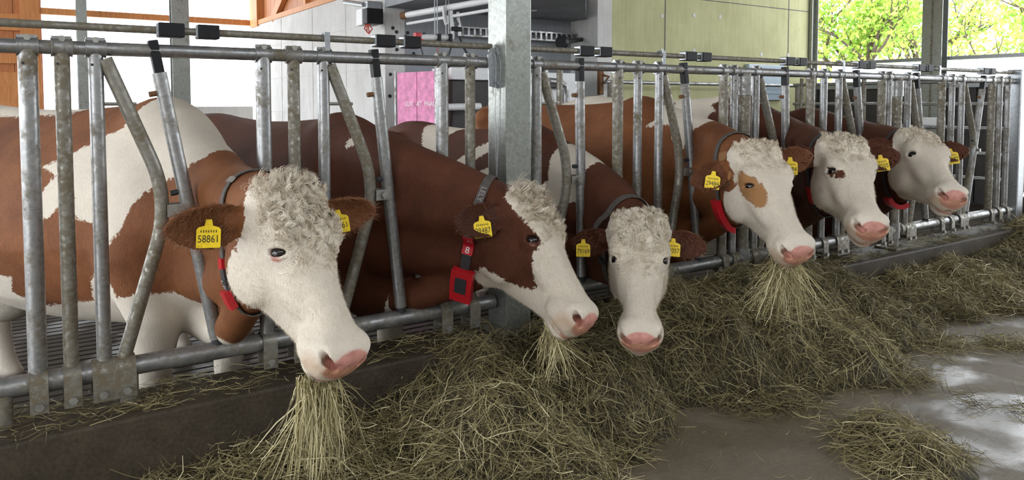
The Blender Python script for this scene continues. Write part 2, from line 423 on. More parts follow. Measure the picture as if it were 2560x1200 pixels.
xcol(2322, 2372, 'steel column between the two window bays')

# rails standing in the stall near the far wall
def rail_fence(name, label, pts_list, r, posts):
    o = empty(name, (posts[0][0], posts[0][1], ZS)); tag(o, label, 'railing')
    for p in pts_list: MB().tube(p, r, 10).build('rail', MAT['galvanised'], o, True)
    for (x, y, z) in posts: MB().tube([(x, y, ZS), (x, y, z)], r * 1.25, 10).build('post', MAT['galvanised_dirty'], o, True)
YR = 7.2
za = on_y(1520, 205, YR).z
rail_fence('pipe_railing', 'galvanised pipe railing along the olive-tinted wall',
           [[(on_y(1515, 205, YR).x, YR, za), (10.4, YR, za)], [(on_y(1515, 205, YR).x, YR, za - 0.5), (10.4, YR, za - 0.5)]], 0.026,
           [(on_y(1525, 205, YR).x, YR, za), (8.6, YR, za), (10.3, YR, za)])
XR = 9.6
rs = []
for (py) in (205, 260, 318, 378, 437):
    zz = on_x(2330, py, XR).z
    rs.append([(XR, 2.95, zz), (XR, on_x(1985, 200, XR).y, zz)])
rail_fence('pen_gate', 'galvanised five-rail pen gate before the dark panels', rs, 0.024,
           [(XR, 3.0, 1.6), (XR, on_x(2158, 300, XR).y, 1.6), (XR, on_x(2003, 300, XR).y, 1.6)])
# gate latch plate on the pen gate
o = empty('gate_latch', (XR - 0.05, on_x(2150, 305, XR).y, 0.9)); tag(o, 'pale sheet-metal box on the pen gate between the bars', 'latch')
p = on_x(2334, 303, XR - 0.06); MB().box(p, (0.05, 0.26, 0.09), None, 0.005).build('box', MAT['white_paint'], o)
p = on_x(2325, 312, XR - 0.06); MB().box(p, (0.04, 0.36, 0.03), None, 0.004).build('bracket', MAT['galvanised_clean'], o)
# brown sheet lying on the rail of the far fence
# small wall cabinet with glass on olive-tinted wall
p0 = on_y(1862, 160, YW); p1 = on_y(1950, 235, YW)
o = empty('wall_cabinet', (p0.x, YW, p1.z)); tag(o, 'blue-grey glazed cabinet on the olive-tinted wall', 'cabinet')
MB().span((p0.x, YW - 0.08, p1.z - 0.1), (p1.x, YW - 0.004, p0.z), 0.01).build('frame', MAT['glass_grey'], o)
MB().span((p0.x + 0.05, YW - 0.088, p1.z), (p1.x - 0.05, YW - 0.081, p0.z - 0.2)).build('pane', MAT['glass_grey'], o)
# rusty latch hanging on the pier
p = on_y(1503, 205, YW - 0.05)
o = empty('rusty_hook', (p.x, YW - 0.05, p.z)); tag(o, 'rusty iron hook bolted to the olive-tinted wall', 'hook')
MB().box((p.x, YW - 0.035, p.z), (0.07, 0.06, 0.34), None, 0.01).build('plate', MAT['rust'], o)
MB().tube([(p.x + 0.02, YW - 0.07, p.z + 0.09), (p.x + 0.09, YW - 0.1, p.z + 0.07), (p.x + 0.02, YW - 0.08, p.z - 0.02)], 0.018, 8).build('link', MAT['rust'], o, True)

# ---- equipment in the recess
o = empty('milk_pipe', (4.4, 6.6, 2.3)); tag(o, 'white overhead pipe running under the recess ceiling', 'pipe')
pa = on_y(1010, 39, 7.7); pb = on_x(1228, 0, pa.x + 0.35)
MB().tube([pa, pb], 0.035, 12).build('pipe', MAT['white_paint'], o, True)
MB().tube([pa - (pb - pa).normalized() * 0.03, pa + (pb - pa).normalized() * 0.05], 0.045, 12).build('end_cap', MAT['rust'], o, True)
MB().tube([pa + Vector((0.04, 0, -0.09)), pb + Vector((0.04, 0, -0.09))], 0.018, 8).build('thin_pipe', MAT['white_paint'], o, True)
YH = 7.0
o = empty('hose_rack', tuple(on_y(1110, 60, YH))); tag(o, 'hanging rack of pipes and hoses in the recess', 'rack')
for px in (1087, 1093, 1115, 1122):
    MB().tube([tuple(on_y(px, 0, YH).xy) + (2.355,), tuple(on_y(px, 90, YH))], 0.006, 6).build('rod', MAT['galvanised_clean'], o, True)
MB().tube([on_y(1046, 93, YH), on_y(1132, 94, YH)], 0.032, 12).build('cylinder', MAT['white_paint'], o, True)
for px, py in ((1044, 88), (1048, 103)): MB().box(on_y(px, py, YH - 0.02), (0.07, 0.06, 0.05), None, 0.008).build('red_clamp', MAT['red_plastic'], o)
for px in (1095, 1123): MB().box(on_y(px, 95, YH - 0.01), (0.035, 0.09, 0.085), None, 0.005).build('bracket', MAT['black_plastic'], o)
def hose(pxs, Y, r, mat, name='hose'):
    MB().tube([on_y(a, c, Y) for a, c in pxs], r, 8).build(name, MAT[mat], o, True)
hose([(1108, 15), (1110, 45), (1114, 60), (1119, 58), (1119, 40)], YH, 0.014, 'white_paint', 'bend_pipe')
hose([(1127, 22), (1128, 45), (1130, 60), (1131, 75), (1131, 95)], YH, 0.022, 'white_paint', 'valve_pipe')
hose([(1145, 30), (1146, 50), (1149, 65), (1149, 90)], YH, 0.018, 'white_paint', 'valve_pipe')
hose([(1131, 60), (1140, 52), (1148, 62)], YH, 0.016, 'galvanised_clean', 'elbow')
MB().box(on_y(1140, 73, YH), (0.13, 0.05, 0.05), None, 0.008).build('valve_block', MAT['black_plastic'], o)
hose([(1130, 95), (1128, 118), (1122, 138), (1116, 150)], YH, 0.011, 'hose_black')
hose([(1149, 90), (1155, 112), (1166, 130), (1176, 150)], YH, 0.013, 'hose_black')
hose([(1050, 100), (1053, 122), (1060, 146)], YH, 0.007, 'hose_black')
hose([(1101, 100), (1096, 115), (1093, 135), (1094, 150)], YH, 0.005, 'wire_red', 'cable')
# fluorescent lamp under the recess ceiling
YT = 7.3
o = empty('tube_light', tuple(on_y(1400, 20, YT))); tag(o, 'white fluorescent tube fixture under the dark recess ceiling', 'lamp')
a, c = on_y(1335, 17, YT), on_y(1458, 27, YT)
MB().tube([a, c], 0.038, 12).build('diffuser', MAT['white_lamp'], o, True)
MB().box((a + c) / 2 + Vector((0, 0, 0.045)), ((c - a).length, 0.07, 0.03), None, 0.005).build('housing', MAT['white_paint'], o)
MB().tube([a - (c - a) * 0.02, a + (c - a) * 0.03], 0.055, 12).build('end_cap', MAT['white_paint'], o, True)
o = empty('cable_tray', tuple(on_y(1380, 90, YG - 0.1))); tag(o, 'perforated grey cable tray on the recess wall', 'tray')
a, c = on_y(1150, 74, YG - 0.12), on_y(1440, 97, YG - 0.12)
for dz in (0, 0.10):
    MB().span((a.x, YG - 0.16, a.z - 0.08 + dz), (c.x, YG - 0.02, a.z - 0.06 + dz)).build('tray_lip', MAT['galvanised'], o)
xx = a.x
while xx < c.x:
    MB().span((xx, YG - 0.165, a.z - 0.06), (xx + 0.03, YG - 0.155, a.z + 0.02)).build('strut', MAT['galvanised'], o); xx += 0.085
o = empty('wall_bracket_pipe', tuple(on_y(1420, 105, YG - 0.3))); tag(o, 'dark pipe stub with flange on the recess wall', 'pipe')
p = on_y(1405, 106, YG - 0.5); q = on_y(1460, 98, YG - 0.2)
MB().tube([p, q], 0.03, 10).build('pipe', MAT['hose_black'], o, True)
MB().tube([p - Vector((0.03, 0.01, 0)), p + Vector((0.03, 0.01, 0))], 0.085, 14).build('flange', MAT['black_plastic'], o, True)
# junction box on the pale wall
o = empty('control_box', tuple(on_x(905, 42, XL - 0.12))); tag(o, 'white control box with red wires on a bracket by the gable', 'box')
def bx(px0, py0, px1, py1, X, d, mat, name):
    a, c = on_x(px0, py0, X), on_x(px1, py1, X)
    MB().span((X, a.y, a.z), (X + d, c.y, c.z), 0.008).build(name, MAT[mat], o)
bx(890, 25, 905, 62, XL - 0.30, 0.2, 'white_paint', 'housing')
bx(907, 22, 918, 58, XL - 0.30, 0.2, 'black_plastic', 'cover')
bx(904, 5, 918, 20, XL - 0.2, 0.18, 'galvanised_clean', 'bracket')
MB().tube([on_x(862, 5, XL - 0.2), on_x(910, 12, XL - 0.2)], 0.03, 8).build('arm', MAT['galvanised_clean'], o, True)
for k, (dx, dy) in enumerate(((-6, 72), (0, 80), (6, 82), (14, 72))):
    X = XL - 0.25
    MB().tube([on_x(917, 55, X), on_x(917 + dx * 0.6, 66, X), on_x(917 + dx, dy, X), on_x(922, 84, X)], 0.008, 6).build('wire', MAT['wire_red'], o, True)
# pink panel
XP = 4.35
p00 = on_y(993, 182, 7.55); 
o = empty('pink_board', tuple(on_y(1045, 270, 7.4))); tag(o, 'pink marked gate board standing in the recess', 'board')
A = on_y(993, 182, 7.7); B = on_y(1094, 177, 7.0); C2 = on_y(1094, 272, 7.0); D = on_y(993, 262, 7.7)
mid_t = (A + B) / 2; mid_b = (D + C2) / 2
def quadplate(pts, name, mat, th=0.02):
    mb = MB(); n = (pts[1] - pts[0]).cross(pts[2] - pts[0]).normalized() * th
    mb.v = [tuple(q) for q in pts] + [tuple(q + n) for q in pts]
    mb.f = [(0, 1, 2, 3), (7, 6, 5, 4)] + [(k, (k + 4), ((k + 1) % 4) + 4, (k + 1) % 4) for k in range(4)]
    return mb.build(name, MAT[mat], o)
dn = Vector((0, 0, -0.5))
e = (B - A).normalized() * 0.006
quadplate([A, mid_t - e, mid_b - e + dn, D + dn], 'panel', 'pink_panel'); quadplate([mid_t + e, B, C2 + dn, mid_b + e + dn], 'panel', 'pink_panel')
for q_ in (A, B): MB().tube([(q_.x, q_.y + 0.03, ZS), (q_.x, q_.y + 0.03, q_.z + 0.02)], 0.022, 8).build('leg', MAT['galvanised'], o, True)
u = (B - A).normalized(); n = u.cross(Vector((0, 0, 1))).normalized()
if n.y > 0: n = -n
for wd, px in (('LUX', 1030), ('AT', 1055), ('F', 1070), ('NAU', 1085)):
    M = Matrix.Translation(on_y(px, 260, 7.35 - (px - 1045) * 0.0069) + n * 0.04) @ Matrix(((u.x, 0, n.x, 0), (u.y, 0, n.y, 0), (u.z, 1, n.z, 0), (0, 0, 0, 1)))
    text_mesh('lettering', wd, 0.075, M, MAT['white_ink'], o)
# machine behind the pillar: white rail box and dark housing, curved pipe
o = empty('milking_machine', tuple(on_y(1150, 260, 7.3))); tag(o, 'dark machine housing with white top behind the pillar', 'machine')
a, c = on_y(1118, 200, 7.4), on_y(1320, 275, 7.4)
MB().span((a.x, 7.3, ZS), (c.x + 0.15, 7.7, a.z), 0.02).build('housing', MAT['dark_panel'], o)
MB().span((a.x - 0.03, 7.25, a.z), (c.x + 0.2, 7.72, a.z + 0.14), 0.015).build('top_cover', MAT['white_paint'], o)
MB().tube([on_y(1115, 268, 7.1), on_y(1200, 266, 7.1)], 0.04, 10).build('guard_rail', MAT['white_paint'], o, True)
a, c = on_y(1345, 180, 7.2), on_y(1462, 262, 7.2)
MB().span((a.x, 7.2, ZS), (c.x, 7.6, a.z), 0.03).build('side_cover', MAT['white_paint'], o)
MB().span((a.x, 7.12, on_y(1400, 222, 7.2).z), (a.x + 0.35, 7.2, on_y(1400, 205, 7.2).z), 0.02).build('slot', MAT['dark_panel'], o)
MB().tube([on_y(1412, 300, 6.8), on_y(1415, 240, 6.8), on_y(1412, 215, 6.8), on_y(1400, 206, 6.8), on_y(1372, 203, 6.8)], 0.042, 10).build('bent_guard', MAT['galvanised'], o, True)
o2 = empty('stanchion', tuple(on_y(1399, 300, 6.3))); tag(o2, 'rust-streaked upright pipe before the white machine cover', 'post')
p = on_y(1399, 260, 6.3); MB().tube([(p.x, p.y, ZS), (p.x, p.y, 1.6)], 0.035, 10).build('pipe', MAT['galvanised_dirty'], o2, True)
MB().tube([(p.x, p.y, ZS), (p.x, p.y, ZS + 0.02)], 0.08, 12).build('base_plate', MAT['galvanised'], o2, True)

# ---- trees outside the far window
def tree(name, label, base, h, seed, spread):
    rng = random.Random(seed); root = empty(name, base); tag(root, label, 'tree', 'trees beyond the far window')
    mb = MB(); tips = []
    def grow(p, d, L, r, lev):
        q = p; pts = [p]; n = 4
        for k in range(n):
            d = (d + Vector((rng.uniform(-.22, .22), rng.uniform(-.22, .22), rng.uniform(-.1, .16)))).normalized()
            q = q + d * L / n; pts.append(q)
        mb.tube(pts, [r * (1 - 0.45 * k / n) for k in range(n + 1)], 6, False)
        if lev >= 2: tips.extend(pts[1:])
        if lev < 4:
            for k in range(3 if lev else 5):
                dd = (d + Vector((rng.uniform(-1, 1), rng.uniform(-1, 1), rng.uniform(-.35, .6))) * spread).normalized()
                grow(pts[rng.choice((2, 3, 4))], dd, L * rng.uniform(.6, .8), r * 0.52, lev + 1)
    grow(Vector(base), Vector((0.0, -0.12, 1)), h * 0.30, h * 0.024, 0)
    mb.build('trunk', MAT['bark'], root, True)
    T = np.array([tuple(t) for t in tips]); rg = np.random.default_rng(seed)
    N = 5200
    c = T[rg.integers(0, len(T), N)] + rg.normal(0, 0.34, (N, 3))
    u = rg.normal(size=(N, 3)); u /= np.linalg.norm(u, axis=1)[:, None]
    w = np.cross(u, rg.normal(size=(N, 3))); w /= np.linalg.norm(w, axis=1)[:, None]
    s = rg.uniform(0.05, 0.10, (N, 1))
    V = np.stack([c - u * s, c + w * s * .55, c + u * s, c - w * s * .55], 1).reshape(-1, 3)
    me = np_mesh('foliage', V, np.arange(4 * N).reshape(-1, 4), False)
    fattr(me, 'rnd', np.repeat(rg.uniform(0, 1, N), 4))
    f = link('foliage', me, MAT['leaves'], root); tag(f, kind='stuff')
p = on_x(2130, 150, 18); tree('leafy_tree', 'leafy tree with leaning dark trunk outside the left window bay', (18.0, p.y - 0.2, -0.45), 6.8, 5, 1.0)
p = on_x(2470, 150, 21); tree('leafy_tree', 'leafy tree filling the right window bay', (21.0, p.y, -0.45), 8.0, 9, 1.1)
p = on_x(2260, 150, 25); tree('leafy_tree', 'farther leafy tree behind the column between window bays', (25.0, p.y, -0.45), 8.5, 21, 1.1)

# ------------------------------------------------------------------ feed fence
FY = 2.614; ZT, ZB, ZC = 1.415, 0.408, 1.482
def fp(x, z, dy=0.0): return (x, FY + dy, z)
def clamp_top(x, parent, w=0.052, mat='galvanised'):
    c = MB().tube([fp(x - w / 2, ZT), fp(x + w / 2, ZT)], 0.0265, 18)
    c.span((x - w / 2, FY - 0.008, ZT + 0.018), (x + w / 2, FY + 0.008, ZT + 0.034))
    for s in (-1, 1): c.tube([fp(x + s * w / 2 - 0.002, ZT), fp(x + s * w / 2 + 0.002, ZT)], 0.0285, 18)
    o = c.build('clamp', MAT[mat], parent, True)
    MB().tube([fp(x, ZT + 0.026, -0.018), fp(x, ZT + 0.026, 0.02)], 0.006, 8).tube([fp(x, ZT + 0.026, -0.022), fp(x, ZT + 0.026, -0.012)], 0.010, 6).build('bolt', MAT['steel_bolt'], o, True)
    return o
def clamp_bottom(x0, x1, parent, mat='galvanised_dirty'):
    w = x1 - x0; xm = (x0 + x1) / 2
    # U-plate folded round the rail: rounded top, two flanges hanging below
    prof = [(-0.040, -0.085), (-0.040, 0.0)] + [(-0.040 * math.cos(t), 0.040 * math.sin(t)) for t in np.linspace(0.3, math.pi - 0.3, 8)] + [(0.040, 0.0), (0.040, -0.085)]
    mb = MB(); th = 0.005; n = len(prof)
    for xx in (x0, x1):
        for (y, z) in prof: mb.v.append(fp(xx, ZB + z, y))
        for (y, z) in prof: mb.v.append(fp(xx, ZB + z * (1 - th / 0.05), y * (1 - th / 0.04)))
    for k in range(n - 1):
        mb.f += [(k, k + 1, 2 * n + k + 1, 2 * n + k), (n + k + 1, n + k, 3 * n + k, 3 * n + k + 1),
                 (k + 1, k, n + k, n + k + 1), (2 * n + k, 2 * n + k + 1, 3 * n + k + 1, 3 * n + k)]
    mb.f += [(0, 2 * n, 3 * n, n), (n - 1, 2 * n - 1, 4 * n - 1, 3 * n - 1)]
    o = mb.build('rail_clamp', MAT[mat], parent, True)
    for xb in ([xm] if w < 0.07 else [x0 + 0.028, x1 - 0.028]):
        MB().tube([fp(xb, ZB - 0.062, -0.052), fp(xb, ZB - 0.062, 0.05)], 0.0065, 8).tube([fp(xb, ZB - 0.062, -0.054), fp(xb, ZB - 0.062, -0.044)], 0.0125, 6).build('bolt', MAT['steel_bolt'], o, True)
def smooth_path(pts, rad=0.06, n=6):
    pts = [Vector(p) for p in pts]; out = [pts[0]]
    for a, b, c in zip(pts, pts[1:], pts[2:]):
        u = (a - b); v = (c - b); r = min(rad, u.length * .45, v.length * .45)
        p, q = b + u.normalized() * r, b + v.normalized() * r
        for k in range(n + 1):
            t = k / n; out.append(p * (1 - t) ** 2 + b * 2 * t * (1 - t) + q * t * t)
    out.append(pts[-1]); return out
def fence_panel(label, x0, x1, bars, units, thick, hooks):
    root = empty('headlock_fence', (x0, FY, CZ)); tag(root, label, 'fence')
    MB().tube([fp(x0, ZT), fp(x1, ZT)], 0.0212, 20).build('top_rail', MAT['galvanised'], root, True)
    MB().tube([fp(x0, ZB), fp(x1, ZB)], 0.031, 22).build('bottom_rail', MAT['galvanised'], root, True)
    MB().tube([fp(x0, ZC, 0.01), fp(x1, ZC, 0.01)], 0.0125, 14).build('control_rail', MAT['galvanised_dirty'], root, True)
    for i, (x, r, shared) in enumerate(bars):
        mat = 'galvanised_dirty' if i % 3 == 1 else ('galvanised' if i % 3 == 0 else 'galvanised')
        MB().tube([fp(x, ZB + 0.02), fp(x, ZT - 0.01)], r, 20).build('upright_bar', MAT[mat], root, True)
        clamp_top(x, root)
        if shared: clamp_bottom(x - 0.036, x + 0.085, root)
        else: clamp_bottom(x - 0.024, x + 0.024, root)
        MB().tube([fp(x - 0.012, ZT - 0.05, -r), fp(x - 0.012, ZT - 0.05, -r + 0.003)], 0.004, 8).build('drain_hole', MAT['rubber'], root)
    for x in thick:
        MB().tube([fp(x, CZ - 0.02), fp(x, ZT - 0.01)], 0.034, 22).build('support_post', MAT['galvanised_dirty'], root, True)
        for zz in (ZB, 1.34):
            MB().tube([fp(x, zz - 0.05), fp(x, zz + 0.05)], 0.041, 20).build('collar', MAT['galvanised'], root, True)
        for s in (-1, 1):
            MB().tube([fp(x + s * 0.05, ZB), fp(x + s * 0.085, ZB)], 0.041, 18).build('collar', MAT['galvanised_dirty'], root, True)
        MB().span((x - 0.08, FY - 0.07, CZ), (x + 0.08, FY + 0.08, CZ + 0.012)).build('foot_plate', MAT['galvanised_dirty'], root)
    for x in hooks:
        h = MB().span((x - 0.010, FY - 0.028, ZT + 0.02), (x + 0.010, FY - 0.023, ZC + 0.02)).tube([fp(x, ZC, 0.01 - 0.03), fp(x, ZC + 0.018, 0.0), fp(x, ZC + 0.016, 0.02), fp(x, ZC - 0.005, 0.028)], 0.005, 8)
        h.build('rail_hook', MAT['galvanised_clean'], root)
    for (xi, bend, lowz, sw_top, sw_bot) in units:
        # bent neck bar beside upright at xi
        path = [fp(xi + 0.024, ZT - 0.03, -0.004), fp(bend + 0.012, 0.932), fp(xi + 0.052, ZB + 0.02)]
        MB().tube(smooth_path(path, 0.15, 10), 0.0215, 18).build('bent_bar', MAT['galvanised_dirty'], root, True)
        MB().tube([fp(xi + 0.01, ZT - 0.17), fp(xi + 0.11, ZT - 0.17)], 0.006, 8).build('spacer_pin', MAT['steel_bolt'], root, True)
        # swinging bar with plastic head, pins and rubber foot
        a = Vector(fp(sw_top, 1.345, -0.004)); b = Vector(fp(sw_bot, ZB + 0.045, -0.004)); d = (b - a).normalized()
        sw = MB().tube([a, b], 0.0225, 20).build('swing_bar', MAT['galvanised'], root, True)
        MB().box(a - d * 0.042, (0.034, 0.030, 0.125), d.to_track_quat('-Z', 'Y').to_matrix(), 0.004).build('catch_head', MAT['black_plastic'], sw)
        MB().tube([b, b + d * 0.022], 0.019, 16).build('rubber_foot', MAT['rubber'], sw, True)
        sd = Vector((-d.z, 0, d.x)); sd = sd if sd.x < 0 else -sd
        for t, mat in ((0.07, 'rust'), (0.43, 'rubber')):
            p = a + (b - a) * t
            MB().tube([p + sd * 0.015, p + sd * 0.043], 0.0095, 10).build('stop_pin', MAT[mat], sw, True)
        zp = 0.90; tq = (zp - a.z) / (b.z - a.z); p = a + (b - a) * tq
        for y0, y1 in ((-0.028, -0.022), (0.022, 0.028)):
            MB().span((min(bend, p.x), FY + y0, zp - 0.020), (max(bend, p.x), FY + y1, zp + 0.020)).build('pivot_plate', MAT['steel_bolt'], sw)
        MB().tube([((bend + p.x) / 2, FY - 0.045, zp), ((bend + p.x) / 2, FY + 0.045, zp)], 0.007, 8).tube([((bend + p.x) / 2, FY - 0.046, zp), ((bend + p.x) / 2, FY - 0.034, zp)], 0.014, 6).build('pivot_bolt', MAT['steel_bolt'], sw, True)
        # pair of plastic lock blocks on the control rail
        xb = sw_top
        for (q0, q1) in ((0.0, 0.078), (0.118, 0.186)):
            MB().span((xb + q0, FY - 0.016, ZC - 0.022), (xb + q1, FY + 0.036, ZC + 0.024), 0.004).build('lock_block', MAT['black_plastic'], root)
            MB().span((xb + q0 - 0.006, FY - 0.012, ZC - 0.018), (xb + q0 + 0.004, FY + 0.03, ZC + 0.02)).build('block_clip', MAT['galvanised_clean'], root)
    return root
r1, r2 = 0.0255, 0.0212
fa = fence_panel('galvanised headlock feed fence section left of the steel pillar', -0.9, 1.665,
    [(0.041, r1, 0), (0.128, r2, 0), (0.217, r2, 1), (0.723, r1, 0), (0.829, r2, 0), (0.938, r2, 1), (1.426, r1, 0), (1.556, r2, 0)],
    [(0.217, 0.405, 0, 0.394, 0.552), (0.938, 1.128, 0, 1.142, 1.236)], [], [0.945])
fb = fence_panel('long galvanised headlock feed fence section right of the steel pillar', 1.815, 6.50,
    [(1.889, r1, 1), (2.364, r1, 0), (2.492, r2, 0), (2.634, r2, 1), (3.108, r1, 0), (3.19, r2, 0), (3.369, r2, 1), (3.865, r1, 0), (3.995, r2, 0), (4.149, r2, 1),
     (4.62, r1, 0), (4.70, r2, 0), (4.935, r2, 1), (5.382, r1, 0), (5.522, r2, 0), (5.667, r2, 1), (6.129, r1, 0), (6.26, r2, 0), (6.394, r2, 0)],
    [(1.889, 2.07, 0, 2.13, 2.145), (2.634, 2.79, 0, 2.81, 2.925), (3.369, 3.56, 0, 3.62, 3.655), (4.149, 4.34, 0, 4.335, 4.47), (4.935, 5.10, 0, 5.045, 5.20), (5.667, 5.88, 0, 5.965, 5.765)],
    [3.275, 4.80], [2.64, 4.155, 5.3])
# short posts under the rail standing on the kerb
for x in (0.285, -0.05):
    o = MB().tube([fp(x, CZ), fp(x, ZB - 0.02)], 0.027, 14).build('fence_foot', MAT['galvanised_dirty'], fa, True)
# steel pillar
pl = empty('steel_pillar', (1.74, 2.6, CZ)); tag(pl, 'tall galvanised steel pillar standing in the feed fence', 'pillar')
PX0, PX1, PY0, PY1 = 1.677, 1.803, 2.53, 2.668
MB().span((PX0, PY0, CZ), (PX1, PY1, 4.2), 0.004).build('shaft', MAT['galvanised_pillar'], pl)
MB().span((PX0 - 0.05, PY0 - 0.04, CZ), (PX1 + 0.05, PY1 + 0.05, CZ + 0.015)).build('base_plate', MAT['galvanised_dirty'], pl)
bk = MB().plate([(-0.028, -0.078), (0.022, -0.088), (0.036, -0.07), (0.036, 0.06), (0.015, 0.082), (-0.02, 0.078), (-0.034, 0.05)], (PX0 - 0.018, FY - 0.026, ZT - 0.02), (1, 0, 0), (0, 0, 1), 0.006).build('bracket', MAT['galvanised_clean'], pl)
for dx, dz in ((0.012, 0.042), (0.012, -0.082)):
    MB().tube([(PX0 - 0.02 + dx, FY - 0.04, ZT + dz), (PX0 - 0.02 + dx, FY - 0.02, ZT + dz)], 0.010, 8).build('bolt', MAT['galvanised_clean'], bk, True)
MB().tube([(PX0 - 0.03, FY - 0.035, ZT + 0.07), (PX0 - 0.02, FY - 0.04, ZT), (PX0 - 0.022, FY - 0.035, ZT - 0.2), (PX0 - 0.012, FY - 0.033, ZT - 0.5)], 0.0012, 5).build('wire', MAT['galvanised_clean'], pl, True)
MB().tube([(PX0 - 0.02, FY - 0.035, ZT + 0.075), (PX0 + 0.0, FY - 0.046, ZT), (PX0 - 0.004, FY - 0.035, ZT - 0.25), (PX0 - 0.012, FY - 0.033, ZT - 0.5)], 0.0012, 5).build('wire', MAT['galvanised_clean'], pl, True)
# end post
ep = empty('end_post', (6.55, 2.6, 0.0)); tag(ep, 'square galvanised end post at the far end of the feed fence', 'post')
MB().span((6.50, FY - 0.05, CZ), (6.60, FY + 0.05, 1.50), 0.006).build('shaft', MAT['galvanised_clean'], ep)
MB().span((6.50, FY - 0.05, 1.50), (6.60, FY + 0.05, 1.506)).build('cap', MAT['galvanised'], ep)
gt = empty('alley_gate', (6.66, FY, CZ)); tag(gt, 'galvanised gate frame just beyond the end post', 'gate')
for z in (1.46, 0.5): MB().tube([(6.64, FY, z), (8.1, FY, z)], 0.026, 12).build('rail', MAT['galvanised_clean'], gt, True)
for x in (6.68, 6.95, 7.25, 7.6, 8.0): MB().tube([(x, FY, 0.5), (x, FY, 1.46)], 0.02, 12).build('bar', MAT['galvanised'], gt, True)
for z in (1.50, 1.40): MB().tube([(6.62, FY - 0.03, z), (6.70, FY - 0.03, z)], 0.02, 12).build('hinge', MAT['galvanised_clean'], gt, True)

# ------------------------------------------------------------------ cows: one signed-distance surface per animal
def smin(a, b, k):
    h = np.maximum(k - np.abs(a - b), 0.0) / k
    return np.minimum(a, b) - h * h * k * 0.25
def smax(a, b, k): return -smin(-a, -b, k)
def catmull(xs, ys, n=160):
    """dense smooth table through stations"""
    xs = np.asarray(xs, float); ys = np.asarray(ys, float); t = np.linspace(xs[0], xs[-1], n)
    m = np.gradient(ys, xs); i = np.clip(np.searchsorted(xs, t) - 1, 0, len(xs) - 2)
    h = xs[i + 1] - xs[i]; s = (t - xs[i]) / h
    y = (2*s**3-3*s**2+1)*ys[i] + (s**3-2*s**2+s)*h*m[i] + (-2*s**3+3*s**2)*ys[i+1] + (s**3-s**2)*h*m[i+1]
    return t, y
def inbox(P, lo, hi):
    x, y, z = P[:, 0], P[:, 1], P[:, 2]
    return (x > lo[0]) & (x < hi[0]) & (y > lo[1]) & (y < hi[1]) & (z > lo[2]) & (z < hi[2])
class Field:
    def __init__(s, mg=0.09): s.prims = []; s.mg = mg
    def add(s, fn, lo, hi, k=0.04, op='u'):
        s.prims.append((fn, np.asarray(lo, float), np.asarray(hi, float), k, op)); return s
    def cone(s, a, b, ra, rb, k=0.04, op='u'):
        a = np.asarray(a, float); b = np.asarray(b, float); ab = b - a; L2 = max(ab @ ab, 1e-9)
        def fn(P):
            t = np.clip(((P - a) @ ab) / L2, 0, 1)
            return np.linalg.norm(P - a - t[:, None] * ab, axis=1) - (ra + (rb - ra) * t)
        r = max(ra, rb); return s.add(fn, np.minimum(a, b) - r, np.maximum(a, b) + r, k, op)
    def chain(s, pts, rs, k=0.04, op='u'):
        A = np.asarray(pts, np.float32); rs = np.asarray(rs, np.float32)
        def fn(P):
            best = None
            for i in range(len(A) - 1):
                a, ab = A[i], A[i + 1] - A[i]; L2 = max(ab @ ab, 1e-9); Q = P - a
                t = np.clip((Q @ ab) / L2, 0, 1); Q = Q - t[:, None] * ab
                v = np.sqrt(np.einsum('ij,ij->i', Q, Q)) - (rs[i] + (rs[i + 1] - rs[i]) * t)
                best = v if best is None else np.minimum(best, v)
            return best
        r = rs.max(); return s.add(fn, A.min(0) - r, A.max(0) + r, k, op)
    def ell(s, c, r, R=None, k=0.04, op='u'):
        c = np.asarray(c, np.float32); r = np.asarray(r, np.float32); R = np.eye(3, dtype=np.float32) if R is None else np.asarray(R, np.float32)
        def fn(P):
            q = ((P - c) @ R) / r; n = np.linalg.norm(q, axis=1); g = np.linalg.norm(q / r, axis=1)
            return n * (n - 1.0) / np.maximum(g, 1e-6)
        m = r.max(); return s.add(fn, c - m, c + m, k, op)
    def __call__(s, P):
        d = np.full(len(P), 0.4, np.float32)
        for fn, lo, hi, k, op in s.prims:
            m = inbox(P, lo - k - s.mg, hi + k + s.mg) if op == 'u' else inbox(P, lo - k - .01, hi + k + .01)
            idx = np.nonzero(m)[0]
            if len(idx) == 0: continue
            v = fn(P[idx])
            d[idx] = smin(d[idx], v, k) if op == 'u' else smax(d[idx], -v, k)
        return d
def local(fn, O, R):
    """evaluate fn given in a local frame (columns of R are its axes, O its origin)"""
    O = np.asarray(O, float); R = np.asarray(R, float)
    return lambda P: fn((P - O) @ R)
def box_of(pts, pad):
    pts = np.asarray(pts); return pts.min(0) - pad, pts.max(0) + pad

